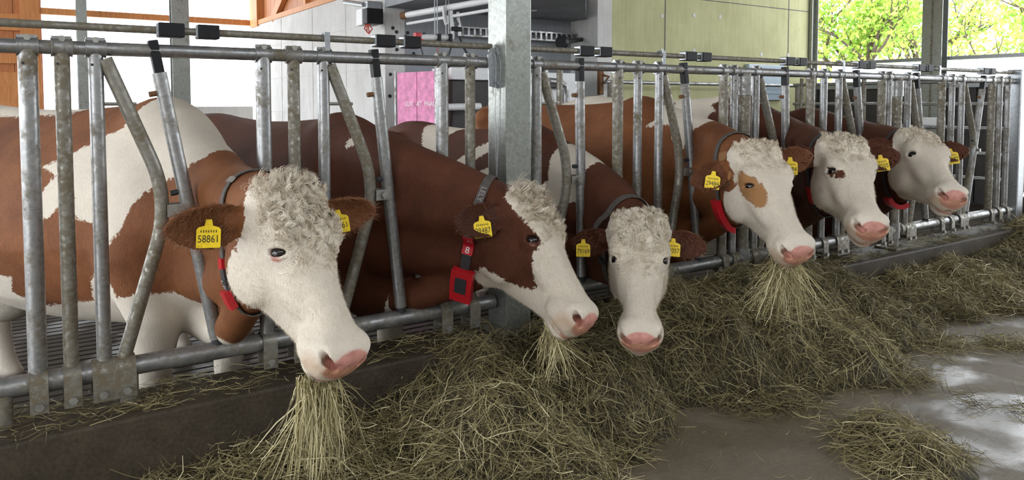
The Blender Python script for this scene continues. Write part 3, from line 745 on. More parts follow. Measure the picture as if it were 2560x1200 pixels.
def surface_nets(xs, ys, zs, fld):
    nx, ny, nz = len(xs), len(ys), len(zs); S = 4
    ix, iy, iz = [np.unique(np.append(np.arange(0, n, S), n - 1)) for n in (nx, ny, nz)]
    G = np.stack(np.meshgrid(xs[ix], ys[iy], zs[iz], indexing='ij'), -1).reshape(-1, 3).astype(np.float32)
    dc = fld(G).reshape(len(ix), len(iy), len(iz))
    D = np.empty((nx, ny, nz), np.float32)
    # coarse fill by nearest block sample
    bx, by, bz = [np.minimum(np.arange(n) // S, len(i) - 2) for n, i in ((nx, ix), (ny, iy), (nz, iz))]
    mn = dc.copy()
    c8 = [dc[a:len(ix)-1+a, b:len(iy)-1+b, c:len(iz)-1+c] for a in (0, 1) for b in (0, 1) for c in (0, 1)]
    lo = np.minimum.reduce(c8); hi = np.maximum.reduce(c8)
    diag = np.sqrt(np.diff(xs[ix])[:, None, None]**2 + np.diff(ys[iy])[None, :, None]**2 + np.diff(zs[iz])[None, None, :]**2)
    near = (lo < 0.52 * diag + 0.008) & (hi > -0.52 * diag - 0.008)
    D[:] = np.where(lo + hi > 0, 0.3, -0.3)[bx][:, by][:, :, bz]
    nearf = near[bx][:, by][:, :, bz]
    I = np.nonzero(nearf)
    P = np.stack([xs[I[0]], ys[I[1]], zs[I[2]]], 1).astype(np.float32)
    for a in range(0, len(P), 400000):
        D[I[0][a:a+400000], I[1][a:a+400000], I[2][a:a+400000]] = fld(P[a:a+400000])
    neg = D < 0
    cnt = sum(neg[a:nx-1+a, b:ny-1+b, c:nz-1+c].astype(np.int8) for a in (0, 1) for b in (0, 1) for c in (0, 1))
    act = (cnt > 0) & (cnt < 8)
    A = np.nonzero(act); n = len(A[0])
    vid = np.full((nx - 1, ny - 1, nz - 1), -1, np.int32); vid[A] = np.arange(n)
    corners = [(a, b, c) for a in (0, 1) for b in (0, 1) for c in (0, 1)]
    val = {c: D[A[0] + c[0], A[1] + c[1], A[2] + c[2]] for c in corners}
    acc = np.zeros((n, 3)); w = np.zeros(n)
    for c in corners:
        for ax in range(3):
            if c[ax]: continue
            e = list(c); e[ax] = 1; e = tuple(e); v0, v1 = val[c], val[e]
            m = (v0 < 0) != (v1 < 0); t = np.where(m, v0 / np.where(m, v0 - v1, 1), 0)
            q = np.tile(np.array(c, float), (n, 1)); q[:, ax] = t
            acc[m] += q[m]; w += m
    acc /= w[:, None]
    V = np.empty((n, 3))
    for ax, g in enumerate((xs, ys, zs)):
        V[:, ax] = g[A[ax]] + acc[:, ax] * (g[A[ax] + 1] - g[A[ax]])
    F = []
    for ax in range(3):
        sl0 = [slice(None)] * 3; sl1 = [slice(None)] * 3; sl0[ax] = slice(0, -1); sl1[ax] = slice(1, None)
        ch = neg[tuple(sl0)] != neg[tuple(sl1)]
        E = np.nonzero(ch); b, c = (ax + 1) % 3, (ax + 2) % 3
        lim = [nx, ny, nz]
        ok = (E[b] > 0) & (E[c] > 0) & (E[b] < lim[b] - 1) & (E[c] < lim[c] - 1)
        E = [e[ok] for e in E]
        def cell(db, dc_):
            j = [e.copy() for e in E]; j[b] = j[b] + db; j[c] = j[c] + dc_
            return vid[j[0], j[1], j[2]]
        q = np.stack([cell(-1, -1), cell(0, -1), cell(0, 0), cell(-1, 0)], 1)
        inside0 = neg[E[0], E[1], E[2]]
        q[~inside0] = q[~inside0][:, ::-1]; F.append(q)
    F = np.concatenate(F); F = F[(F >= 0).all(1)]
    return V, F
def axis_grid(lo, hi, flo, fhi, fine, coarse):
    out = [lo]; x = lo
    while x < hi:
        d = max(flo - x, x - fhi, 0.0); st = fine + (coarse - fine) * min(1.0, d / 0.14); x += st; out.append(x)
    return np.array(out)

# -- head in its own frame: x from poll down to the nose, y to the cow's left, z out of the forehead
HS = np.array([  # x, top, bottom, half width
    (-0.050, -0.060, -0.130, 0.040), (-0.025, -0.018, -0.170, 0.085), (0.02, 0.006, -0.205, 0.104), (0.06, 0.014, -0.245, 0.109), (0.11, 0.018, -0.280, 0.112),
    (0.16, 0.016, -0.298, 0.115), (0.21, 0.009, -0.300, 0.108), (0.26, 0.001, -0.288, 0.092), (0.31, -0.004, -0.262, 0.077), (0.36, -0.006, -0.232, 0.066),
    (0.41, -0.006, -0.206, 0.062), (0.45, -0.007, -0.190, 0.067), (0.49, -0.010, -0.180, 0.077), (0.525, -0.020, -0.168, 0.077), (0.548, -0.042, -0.145, 0.060), (0.558, -0.070, -0.115, 0.030)])
_tab = [catmull(HS[:, 0], HS[:, k]) for k in (1, 2, 3)]
def head_loft(P):
    x, y, z = P[:, 0], P[:, 1], P[:, 2]
    xc = np.clip(x, HS[0, 0], HS[-1, 0]); top, bot, hw = [np.interp(xc, t, v) for t, v in _tab]
    h = (top - bot) / 2; zc = (top + bot) / 2; t = np.clip((z - bot) / (top - bot), 0, 1)
    wf = np.interp(t, [0, 0.2, 0.45, 0.7, 0.9, 1], [0.50, 0.66, 0.86, 1.0, 1.0, 0.94])
    w = hw * wf; n = 2.7
    r = (np.abs(y / w) ** n + np.abs((z - zc) / h) ** n) ** (1 / n)
    d = (r - 1) * np.minimum(w, h)
    ex = np.abs(x - xc); return np.where(ex > 0, np.maximum(d, 0) + ex, d)
EYE = np.array((0.206, 0.084, -0.045)); EYER = 0.0245
_ea = np.array((0.46, -0.52, 0.70)); _ea /= np.linalg.norm(_ea)
_en = np.array((0.16, 0.72, 0.66)); _en = _en - _ea * (_en @ _ea); _en /= np.linalg.norm(_en); _eb = np.cross(_en, _ea)
def head_field(ears, lid=0.0135):
    f = Field()
    f.add(head_loft, HS[:, [0]].min(0).repeat(3) * 0 + np.array((-0.06, -0.13, -0.31)), np.array((0.56, 0.13, 0.03)), 0.02)
    for s in (1, -1):
        m = np.array((1, s, 1))
        f.ell(np.array((0.165, 0.083, -0.205)) * m, (0.105, 0.034, 0.082), k=0.05)            # cheek muscle
        f.ell(np.array((0.165, 0.084, -0.028)) * m, (0.052, 0.032, 0.036), k=0.035)           # brow
        f.ell(np.array((0.045, 0.085, -0.055)) * m, (0.045, 0.036, 0.045), k=0.05)            # poll corner
        f.ell(np.array((0.275, 0.060, -0.088)) * m, (0.085, 0.024, 0.028), k=0.035)              # cheek bone ridge
        f.ell(np.array((0.502, 0.054, -0.048)) * m, (0.036, 0.028, 0.036), k=0.022)           # nostril wing
        f.ell(np.array((0.47, 0.058, -0.105)) * m, (0.055, 0.024, 0.040), k=0.03)             # upper lip
        R = np.stack([_ea * m, _en * m, _eb * m], 1)
        f.ell(EYE * m + _en * m * 0.001, (0.042, 0.0245, 0.032), R, k=0.016)                    # lids
    f.ell((0.495, 0, -0.062), (0.050, 0.062, 0.050), k=0.03)                                   # muzzle pad
    f.ell((0.486, 0, -0.160), (0.060, 0.050, 0.028), k=0.014)                                   # chin
    for s in (1, -1):
        m = np.array((1, s, 1))
        R = np.stack([_ea * m, _en * m, _eb * m], 1)
        f.ell(EYE * m + _en * m * 0.0225, (0.0265, 0.020, lid), R, k=0.004, op='c')
        f.chain([EYE * m + _ea * m * (-0.024) + _eb * m * 0.021 + _en * m * 0.017, EYE * m + _eb * m * 0.027 + _en * m * 0.016, EYE * m + _ea * m * 0.026 + _eb * m * 0.018 + _en * m * 0.014], [0.002, 0.003, 0.002], 0.010, 'c')
        f.chain([EYE * m + _ea * m * (-0.02) - _eb * m * 0.024 + _en * m * 0.016, EYE * m - _eb * m * 0.029 + _en * m * 0.013, EYE * m + _ea * m * 0.03 - _eb * m * 0.018 + _en * m * 0.012], [0.002, 0.003, 0.002], 0.010, 'c')              # eye slit
        f.chain([np.array((0.535, 0.040, -0.058)) * m, np.array((0.520, 0.062, -0.044)) * m, np.array((0.506, 0.076, -0.036)) * m], [0.0150, 0.0145, 0.008], 0.012, 'c')   # nostril
        f.chain([np.array((0.545, 0.0, -0.122)) * m, np.array((0.515, 0.055, -0.128)) * m, np.array((0.455, 0.082, -0.138)) * m, np.array((0.40, 0.078, -0.150)) * m], [0.007, 0.0065, 0.006, 0.002], 0.010, 'c')  # mouth
        f.chain([np.array((0.225, 0.118, -0.050)) * m, np.array((0.26, 0.105, -0.030)) * m], [0.004, 0.002], 0.014, 'c')
    f.cone((0.548, 0, -0.050), (0.520, 0, -0.105), 0.003, 0.003, 0.012, 'c')
    for (O, e, n, L, W) in ears:
        O, e, n = [np.asarray(k, float) for k in (O, e, n)]
        e = e / np.linalg.norm(e); n = n - e * (n @ e); n /= np.linalg.norm(n); v = np.cross(n, e)
        R = np.stack([e, v, n], 1)
        def ear(q, L=L, W=W):
            u, v_, w_ = q[:, 0] / L, q[:, 1], q[:, 2]
            uc = np.clip(u, 0, 1)
            a = W * np.interp(uc, [0, .12, .3, .5, .7, .85, .95, 1], [.40, .62, .92, 1.0, .90, .66, .38, .12])
            cup = 0.85 * (1 - uc * 0.55) * v_ ** 2 / W - 0.018 * np.sin(uc * np.pi) 
            th = np.interp(uc, [0, .2, 1], [.017, .008, .0055])
            d1 = (np.abs(w_ - cup) - th) * 0.75; d2 = np.abs(v_) - a
            return np.maximum(smax(d1, d2, 0.012), (np.abs(u - 0.5) - 0.5) * L)
        cs = [O + e * L * t + v * W * s for t in (0, 1) for s in (-1, 1)]
        lo, hi = box_of(cs, 0.06)
        f.add(local(ear, O, R), lo, hi, 0.018)
        f.cone(O - e * 0.05, O + e * 0.045, 0.036, 0.026, 0.03)
    return f

# -- body in its own frame: x forward, y left, z up, origin on the floor under the withers
BS = np.array([  # x, top, bottom, half width
    (-1.78, 1.18, 1.02, 0.05), (-1.70, 1.33, 0.86, 0.17), (-1.55, 1.40, 0.76, 0.255), (-1.35, 1.42, 0.66, 0.31), (-1.10, 1.40, 0.56, 0.355), (-0.80, 1.385, 0.52, 0.375),
    (-0.50, 1.388, 0.52, 0.36), (-0.22, 1.405, 0.54, 0.315), (0.0, 1.42, 0.55, 0.265), (0.12, 1.36, 0.55, 0.225), (0.22, 1.22, 0.58, 0.17), (0.30, 1.02, 0.64, 0.10), (0.34, 0.92, 0.72, 0.04)])
_btab = [catmull(BS[:, 0], BS[:, k]) for k in (1, 2, 3)]
def body_loft(P):
    x, y, z = P[:, 0], P[:, 1], P[:, 2]
    xc = np.clip(x, BS[0, 0], BS[-1, 0]); top, bot, hw = [np.interp(xc, t, v) for t, v in _btab]
    h = (top - bot) / 2; zc = (top + bot) / 2; t = np.clip((z - bot) / (top - bot), 0, 1)
    wf = np.interp(t, [0, 0.15, 0.4, 0.65, 0.85, 1], [0.72, 0.92, 1.03, 0.98, 0.80, 0.58])
    w = hw * wf; n = 2.35
    r = (np.abs(y / w) ** n + np.abs((z - zc) / h) ** n) ** (1 / n)
    d = (r - 1) * np.minimum(w, h) * 0.9
    ex = np.abs(x - xc); return np.where(ex > 0, np.maximum(d, 0) + ex, d)
def body_field():
    f = Field(); f.add(body_loft, (-1.8, -0.4, 0.5), (0.36, 0.4, 1.45), 0.05)
    for s in (1, -1):
        f.ell((0.02, s * 0.175, 0.95), (0.17, 0.085, 0.26), k=0.07)
        f.ell((-1.42, s * 0.20, 0.92), (0.27, 0.125, 0.33), k=0.10)
        f.ell((-1.30, s * 0.26, 1.30), (0.08, 0.07, 0.06), k=0.08)
        f.chain([(0.03, s * 0.20, 0.86), (0.10, s * 0.19, 0.66), (0.07, s * 0.175, 0.44), (0.07, s * 0.17, 0.36), (0.06, s * 0.17, 0.17), (0.09, s * 0.17, 0.09)],
                [0.13, 0.092, 0.063, 0.056, 0.042, 0.052], 0.05)
        f.cone((0.09, s * 0.17, 0.075), (0.125, s * 0.17, 0.045), 0.050, 0.058, 0.02)
        f.chain([(-1.36, s * 0.20, 0.86), (-1.26, s * 0.22, 0.72), (-1.50, s * 0.20, 0.54), (-1.57, s * 0.19, 0.48), (-1.50, s * 0.19, 0.18), (-1.47, s * 0.19, 0.09)],
                [0.16, 0.12, 0.075, 0.062, 0.043, 0.052], 0.05)
        f.cone((-1.47, s * 0.19, 0.075), (-1.43, s * 0.19, 0.045), 0.050, 0.058, 0.02)
    f.ell((-1.16, 0, 0.56), (0.22, 0.17, 0.14), k=0.06)
    f.chain([(-1.72, 0, 1.32), (-1.80, 0, 1.22), (-1.83, 0, 0.9), (-1.82, 0, 0.5)], [0.05, 0.035, 0.025, 0.045], 0.04)
    return f

def sd_ell(P, c, r):
    q = (P - np.asarray(c)) / np.asarray(r); n = np.linalg.norm(q, axis=1); return (n - 1) * min(r)
def sd_poly(u, v, poly):
    """signed distance to a 2-d polygon (negative inside)"""
    poly = np.asarray(poly, float); d = np.full(len(u), 1e9); inside = np.zeros(len(u), bool); n = len(poly)
    for i in range(n):
        a, b = poly[i], poly[(i + 1) % n]; ab = b - a
        t = np.clip(((u - a[0]) * ab[0] + (v - a[1]) * ab[1]) / (ab @ ab), 0, 1)
        d = np.minimum(d, np.hypot(u - a[0] - t * ab[0], v - a[1] - t * ab[1]))
        c = ((a[1] > v) != (b[1] > v)) & (u < (b[0] - a[0]) * (v - a[1]) / (b[1] - a[1] + 1e-12) + a[0]); inside ^= c
    return np.where(inside, -d, d)

def coatmat(name, brown1, brown2, white=(0.74, 0.655, 0.545)):
    m, nt, b = newmat(name)
    def at(k):
        a = nt.nodes.new('ShaderNodeAttribute'); a.attribute_name = k; return a.outputs['Fac']
    v = coords(nt)
    n_big = noise(nt, 5, 5, 0.6, 0.3, vec=v); n_edge = noise(nt, 55, 4, 0.65, 0.6, vec=v)
    vh = coords(nt, 'Object', (150, 150, 34)); n_hair = noise(nt, 1.6, 4, 0.6, 1.2, vec=vh); n_fine = noise(nt, 190, 3, 0.6, 0.5, vec=v)
    k = mth(nt, 'ADD', at('coat'), mth(nt, 'MULTIPLY', mth(nt, 'SUBTRACT', n_edge, 0.5), 0.05))
    k = mth(nt, 'ADD', k, mth(nt, 'MULTIPLY', mth(nt, 'SUBTRACT', n_hair, 0.5), 0.012))
    f = mapr(nt, k, -0.003, 0.004)
    hv = mth(nt, 'ADD', mth(nt, 'MULTIPLY', n_big, 0.55), mth(nt, 'MULTIPLY', n_hair, 0.45))
    br = ramp(nt, hv, [(0.34, brown1), (0.66, brown2)])
    wh = ramp(nt, hv, [(0.30, tuple(q * 0.80 for q in white)), (0.60, white), (0.8, tuple(min(1, q * 1.12) for q in white))])
    c = mixc(nt, f, wh, br)
    pk = ramp(nt, noise(nt, 32, 4, 0.6, vec=v), [(0.3, (0.48, 0.20, 0.16)), (0.7, (0.70, 0.34, 0.28))])
    pkf = mapr(nt, mth(nt, 'ADD', at('pink'), mth(nt, 'MULTIPLY', mth(nt, 'SUBTRACT', n_edge, 0.5), 0.3)), 0.35, 0.65)
    c = mixc(nt, pkf, c, pk)
    c = mixc(nt, at('tan'), c, (0.40, 0.21, 0.085))
    c = mixc(nt, at('dark'), c, (0.035, 0.014, 0.012))
    nt.links.new(c, b.inputs['Base Color'])
    nt.links.new(mth(nt, 'MULTIPLY_ADD', pkf, -0.30, 0.68), b.inputs['Roughness'])
    b.inputs['Specular IOR Level'].default_value = 0.28
    curl = noise(nt, 34, 3, 0.55, 2.2, vec=v)
    hh = mth(nt, 'ADD', mth(nt, 'MULTIPLY', n_hair, 0.55), mth(nt, 'ADD', mth(nt, 'MULTIPLY', n_fine, 0.35), mth(nt, 'MULTIPLY', mth(nt, 'MULTIPLY', curl, at('curl')), 3.0)))
    bump(nt, b, hh, 0.8, 0.007)
    MAT[name] = m; return m
def hairmat(name, stops):
    m, nt, b = newmat(name); a = nt.nodes.new('ShaderNodeAttribute'); a.attribute_name = 'rnd'
    nt.links.new(ramp(nt, a.outputs['Fac'], stops), b.inputs['Base Color']); setp(b, Roughness=0.55); MAT[name] = m
hairmat('hair_cream', [(0, (0.34, 0.26, 0.16)), (0.25, (0.60, 0.50, 0.37)), (0.6, (0.76, 0.67, 0.54)), (1, (0.88, 0.80, 0.68))])  # darkest stop imitates the shade between the locks
hairmat('hair_brown', [(0, (0.16, 0.065, 0.028)), (1, (0.36, 0.17, 0.08))])
m_, nt_, b_ = newmat('eyeball'); setp(b_, Base_Color=(0.010, 0.006, 0.005), Roughness=0.06); MAT['eyeball'] = m_

def ribbons(P, width, taper=True, side=None, rng=RNG):
    """P (N,S,3) strand points -> flat tapered ribbons"""
    N, S, _ = P.shape
    T = np.gradient(P, axis=1)
    if side is None: side = rng.normal(size=(N, 1, 3))
    sd = np.cross(T, np.broadcast_to(side, T.shape)); sd /= np.maximum(np.linalg.norm(sd, axis=2, keepdims=True), 1e-9)
    w = np.asarray(width).reshape(-1, 1, 1) * (np.linspace(1, 0.15, S)[None, :, None] if taper else np.interp(np.linspace(0, 1, S), [0, .3, 1], [.7, 1, .35])[None, :, None])
    V = np.stack([P - sd * w / 2, P + sd * w / 2], 2).reshape(-1, 3)
    i = np.arange(N * S).reshape(N, S); a = i[:, :-1].ravel(); b = i[:, 1:].ravel()
    return V, np.stack([2 * a, 2 * a + 1, 2 * b + 1, 2 * b], 1)

def hair_obj(name, parent, roots, normals, flow, length, wid, mat, curl=0.0, S=6, lift=0.5, clump=0, rng=RNG, lm=1.0):
    N = len(roots)
    if N == 0: return None
    if clump:
        cen = roots[rng.integers(0, N, clump)]; own = np.argmin(((roots[:, None, :] - cen[None]) ** 2).sum(2), 1)
        cd = rng.normal(size=(clump, 3)) * 0.55; crv = rng.normal(size=(clump, 3)); cl = rng.uniform(.7, 1.3, clump)
    else:
        own = np.arange(N); cd = rng.normal(size=(N, 3)) * 0.25; crv = rng.normal(size=(N, 3)); cl = rng.uniform(.7, 1.3, N)
    d = flow + normals * lift + cd[own] + rng.normal(size=(N, 3)) * (0.06 if clump else 0.12)
    d /= np.linalg.norm(d, axis=1)[:, None]
    L = length * cl[own] * rng.uniform(.75, 1.2, N) * lm
    ax = np.cross(d, normals) + 0.6 * crv[own]; ax /= np.maximum(np.linalg.norm(ax, axis=1)[:, None], 1e-6)
    P = np.empty((N, S, 3)); P[:, 0] = roots - normals * 0.002; cur = d.copy(); cl2 = curl * (0.8 + 0.4 * rng.random(N)) / (S - 1)
    for k in range(1, S):
        ang = cl2[:, None]; cur = cur * np.cos(ang) + np.cross(ax, cur) * np.sin(ang)
        cur = cur - normals * (0.10 * k / S) ; cur /= np.linalg.norm(cur, axis=1)[:, None]
        P[:, k] = P[:, k - 1] + cur * (L / (S - 1))[:, None]
        if clump: P[:, k] += (cen[own] - roots) * (0.55 / (S - 1))
        below = ((P[:, k] - roots) * normals).sum(1); P[:, k] += normals * np.maximum(0.0015 - below, 0)[:, None]
    V, F = ribbons(P, wid, True, (normals + rng.normal(size=(N, 3)) * 0.28)[:, None, :], rng)
    me = np_mesh(name, V, F, True)
    fattr(me, 'rnd', np.repeat(np.clip(rng.random(clump or N)[own] * .6 + rng.random(N) * .4, 0, 1), 2 * S))
    o = link(name, me, MAT[mat], parent); tag(o, kind='stuff'); return o

def collar_loop(bvh, c, nrm, up, n=64, lift=0.004):
    nrm = Vector(nrm).normalized(); up = Vector(up); up = (up - nrm * up.dot(nrm)).normalized(); sd = nrm.cross(up)
    pts = []
    for k in range(n):
        t = 2 * math.pi * k / n; d = up * math.cos(t) + sd * math.sin(t)
        hit = bvh.ray_cast(Vector(c) + d * 0.6, -d, 0.6)
        r = 0.6 - hit[3] if hit[0] is not None else 0.15
        pts.append((r, d))
    rs = [p[0] for p in pts]
    rs = [max(rs[k], 0.5 * (rs[k - 1] + rs[(k + 1) % n])) for k in range(n)]
    rs = [max(rs[k], (rs[k - 2] + rs[k - 1] + rs[k] + rs[(k + 1) % n] + rs[(k + 2) % n]) / 5) for k in range(n)]
    return [Vector(c) + pts[k][1] * (rs[k] + lift) for k in range(n)], nrm
def band(loop, nrm, w, th, name, mat, parent, k0=0, k1=None):
    n = len(loop); c = sum(loop, Vector()) / n; ks = list(range(n)) if k1 is None else [(k0 + i) % n for i in range((k1 - k0) % n + 1)]
    mb = MB()
    for k in ks:
        t = (loop[(k + 1) % n] - loop[k - 1]).normalized(); o = t.cross(nrm).normalized()
        if o.dot(loop[k] - c) < 0: o = -o
        p = loop[k]
        for a, b in ((-1, 0), (1, 0), (1, 1), (-1, 1)): mb.v.append(tuple(p + nrm * (w / 2 * a) + o * (th * b)))
    m = len(ks); closed = k1 is None
    for i in range(m if closed else m - 1):
        j = (i + 1) % m
        for q in range(4): mb.f.append((4 * i + q, 4 * i + (q + 1) % 4, 4 * j + (q + 1) % 4, 4 * j + q))
    if not closed: mb.f += [(3, 2, 1, 0), (4 * m - 4, 4 * m - 3, 4 * m - 2, 4 * m - 1)]
    return mb.build(name, MAT[mat], parent, True)

COWS = {}
def plan_cow(key, spec):
    t = np.array(spec['t'], float); a = np.array(spec['axis'], float); a /= np.linalg.norm(a)
    n = np.array(spec['norm'], float); n -= a * (a @ n); n /= np.linalg.norm(n); l = np.cross(n, a)
    HR = np.stack([a, l, n], 1); hs = spec.get('hscale', 1.0)
    H = lambda q: t + HR @ (np.asarray(q, float) * hs)
    ears = [((0.062, s * 0.095, -0.105), e, nn, spec.get('earL', 0.195), spec.get('earW', 0.062)) for s, (e, nn) in ((-1, spec['earR_']), (1, spec['earL_']))]
    hf = head_field(ears, spec.get('lid', 0.0135))
    W = spec['withers']; yaw = math.radians(spec['yaw']); fwd = np.array((math.sin(yaw), -math.cos(yaw), 0)); lft = np.array((math.cos(yaw), math.sin(yaw), 0)); 
    BR = np.stack([fwd, lft, (0, 0, 1)], 1); bsc = (W[2] - ZS) / 1.42
    bo = np.array((W[0], W[1], ZS)); B = lambda q: bo + BR @ (np.asarray(q, float) * bsc)
    bf = body_field()
    f = Field()
    _bo, _BR, _t, _HR = [k.astype(np.float32) for k in (bo, BR, t, HR)]
    f.add(lambda P: bf((P - _bo) @ _BR / np.float32(bsc)) * bsc, *box_of([B((x, y, z)) for x in (-1.9, .36) for y in (-.42, .42) for z in (0, 1.45)], 0.0), 0.05)
    Xn, cr = spec['neck']
    def bez(p0, p1, p2, p3, r, m=7):
        ts = np.linspace(0, 1, m); pts = [(1-u)**3*p0 + 3*u*(1-u)**2*p1 + 3*u*u*(1-u)*p2 + u**3*p3 for u in ts]
        return pts, list(np.interp(ts, [0, .5, 1], r))
    F_ = lambda z, dy=0.0: np.array((Xn, FY + dy, z))
    dy0 = FY + 0.02
    for p0, zf, p3, rr in (
        (B((-0.05, 0, 1.27)), cr - 0.108, H((0.02, 0, -0.110)), (0.14 * bsc, 0.125, 0.105, 0.100, 0.090)),
        (B((0.00, 0, 1.05)), cr - 0.25, H((0.085, 0, -0.165)), (0.20 * bsc, 0.150, 0.112, 0.104, 0.092)),
        (B((0.06, 0, 0.84)), cr - 0.41, H((0.145, 0, -0.230)), (0.19 * bsc, 0.130, 0.098, 0.092, 0.078)),
        (B((0.20, 0, 0.62)), max(cr - 0.60, 0.47), H((0.185, 0, -0.275)), (0.10 * bsc, 0.078, 0.060, 0.054, 0.042))):
        mid = np.array((Xn, dy0, zf)); c = (mid - (p0 + p3) / 8) * 8 / 6
        pts, _ = bez(p0, c, c, p3, (0, 0, 0), 9); f.chain(pts, list(np.interp(np.linspace(0, 1, 9), np.linspace(0, 1, 5), rr)), 0.05)
    f.add(lambda P: hf((P - _t) @ _HR / np.float32(hs)) * hs, *box_of([H((x, y, z)) for x in (-.09, .56) for y in (-.33, .33) for z in (-.32, .06)], 0.0), 0.035)
    hb = np.array([H((x, y, z)) for x in (-.05, .56) for y in (-.12, .12) for z in (-.30, .03)] + [H(np.array(e[0]) + np.array(e[1]) / np.linalg.norm(e[1]) * e[3]) for e in ears])
    hlo, hhi = hb.min(0), hb.max(0)
    bb = np.array([B((x, y, z)) for x in (-1.9, .36) for y in (-.42, .42) for z in (0, 1.47)])
    lo = np.minimum(hlo, bb.min(0)) - 0.05; hi = np.maximum(hhi, bb.max(0)) + 0.05; lo[2] = ZS - 0.03
    fine = spec.get('fine', 0.0062); crs = spec.get('coarse', 0.024)
    grids = [axis_grid(lo[i], hi[i], hlo[i] - 0.01, hhi[i] + 0.01, fine, crs) for i in range(3)]
    V, F = surface_nets(*grids, f)
    return dict(V=V, F=F, t=t, HR=HR, hs=hs, bo=bo, BR=BR, bsc=bsc, H=H, B=B, ears=ears, W=W)
def build_cow(key, spec, pl):
    V, F, t, HR, hs, bo, BR, bsc, H, B, ears, W = [pl[k] for k in ('V', 'F', 't', 'HR', 'hs', 'bo', 'BR', 'bsc', 'H', 'B', 'ears', 'W')]
    V[:, 2] = np.maximum(V[:, 2], ZS + 0.001)
    me = np_mesh('cow', V, F, True)
    P = V; PH = (P - t) @ HR / hs; PB = (P - bo) @ BR / bsc
    coat, pink, dark, tan, curl = spec['paint'](P, PH, PB)
    # shared face details
    earmask = np.zeros(len(P))
    for (O, e, nn, L, Wd) in ears:
        e = np.asarray(e, float); e /= np.linalg.norm(e); u = (PH - np.asarray(O)) @ e
        q = PH - np.asarray(O) - u[:, None] * e
        earmask = np.maximum(earmask, np.where((u > 0.015) & (u < L + 0.05) & (np.linalg.norm(q, axis=1) < 0.095), np.clip((u - 0.015) / 0.03, 0, 1), 0))
    coat = np.where(earmask > 0, coat * (1 - earmask) + 0.03 * earmask, coat)
    nr = np.empty(len(V) * 3, np.float32); me.vertices.foreach_get('normal', nr); nr = nr.reshape(-1, 3).astype(float)
    inner = np.zeros(len(P))
    for (O, e, nn, L, Wd) in ears: inner = np.maximum(inner, np.clip(nr @ (HR @ (np.asarray(nn, float) / np.linalg.norm(nn))) * 1.6 - 0.5, 0, 1) * (earmask > 0.9))
    dark = np.maximum(dark, inner * spec.get('eardark', 0.12))
    for s in (1, -1):
        m = np.array((1, s, 1)); de = np.linalg.norm((PH - EYE * m) , axis=1)
        ring = np.clip(1 - np.abs(de - 0.027) / 0.009, 0, 1); pink = np.maximum(pink, ring * spec.get('eyepink', 0.62))
        dark = np.maximum(dark, np.clip((0.0235 - de) / 0.005, 0, 1))
        nc = np.array((0.523, 0.055, -0.048)) * m; dn_ = np.linalg.norm((PH - nc) / np.array((1.0, 1.5, .9)), axis=1)
        dark = np.maximum(dark, 0.9 * np.clip((0.0175 - dn_) / 0.007, 0, 1))
    seg = [np.array((0.548, 0.0, -0.122)), np.array((0.518, 0.057, -0.128)), np.array((0.458, 0.083, -0.138)), np.array((0.405, 0.079, -0.149))]
    Q = PH * np.array((1, 0, 1)) + np.abs(PH) * np.array((0, 1, 0)); dm_ = np.full(len(P), 9.0)
    for a_, b2 in zip(seg[:-1], seg[1:]):
        ab = b2 - a_; tt = np.clip(((Q - a_) @ ab) / (ab @ ab), 0, 1); dm_ = np.minimum(dm_, np.linalg.norm(Q - a_ - tt[:, None] * ab, axis=1))
    dark = np.maximum(dark, 0.55 * np.clip((0.008 - dm_) / 0.005, 0, 1))
    lip = np.clip((0.016 - np.abs(dm_ - 0.016)) / 0.008, 0, 1) * (PH[:, 2] < -0.125) * np.clip((PH[:, 0] - 0.50) / 0.03, 0, 1); pink = np.maximum(pink, 0.55 * lip)
    hoof = np.clip((0.085 - PB[:, 2]) / 0.02, 0, 1); dark = np.maximum(dark, hoof * 0.9)
    for k, vv in (('coat', coat), ('pink', pink), ('dark', dark), ('tan', tan), ('curl', curl)): fattr(me, k, vv)
    root = empty('cow', (W[0], W[1], ZS)); tag(root, spec['label'], 'cow', 'cows at the feed fence')
    body = link('body', me, MAT[spec['mat']], root)
    bvh = BVHTree.FromPolygons([Vector(v) for v in V.tolist()], F.tolist())
    neck = BVHTree.FromPolygons([Vector(v) for v in V.tolist()], F[(earmask[F] < 0.02).all(1)].tolist())
    # eyes
    for s in (1, -1):
        m = np.array((1, s, 1)); c = H(EYE * m + _en * m * 0.0015)
        MB().ell(c, (EYER * hs,) * 3, None, 20, 14).build('eye', MAT['eyeball'], root, True)
    COWS[key] = dict(root=root, H=H, HR=HR, hs=hs, B=B, V=V, N=nr, PH=PH, PB=PB, coat=coat, bvh=bvh, neck=neck, ears=ears, t=t, earmask=earmask, spec=spec)
    return COWS[key]

# ------------------------------------------------------------------ the six cows
BIG = 9.0
def side_poly(spec, px, yoff=-0.30):
    """pixel outline -> (x, z) on the cow's near side plane, in its own body frame"""
    W = spec['withers']; yaw = math.radians(spec['yaw']); fwd = Vector((math.sin(yaw), -math.cos(yaw), 0)); lft = Vector((math.cos(yaw), math.sin(yaw), 0))
    sc = (W[2] - ZS) / 1.42; bo = Vector((W[0], W[1], ZS)); p0 = bo + lft * (yoff * sc); out = []
    for (x, y) in px:
        d = pray(x, y); s = (p0 - CAMP).dot(lft) / d.dot(lft); q = (CAMP + d * s - bo) / sc
        out.append((q.dot(fwd), q.z))
    return out
def face_edge(PH, off=0.0): return -(PH[:, 0] * 0.83 + (PH[:, 2] + 0.06) * 0.555) - off
def muzzle(PH, dx=0.0):
    a = sd_ell(PH, (0.535 + dx, 0, -0.060), (0.052, 0.070, 0.050))
    return np.clip(0.5 - a / 0.022, 0, 1)
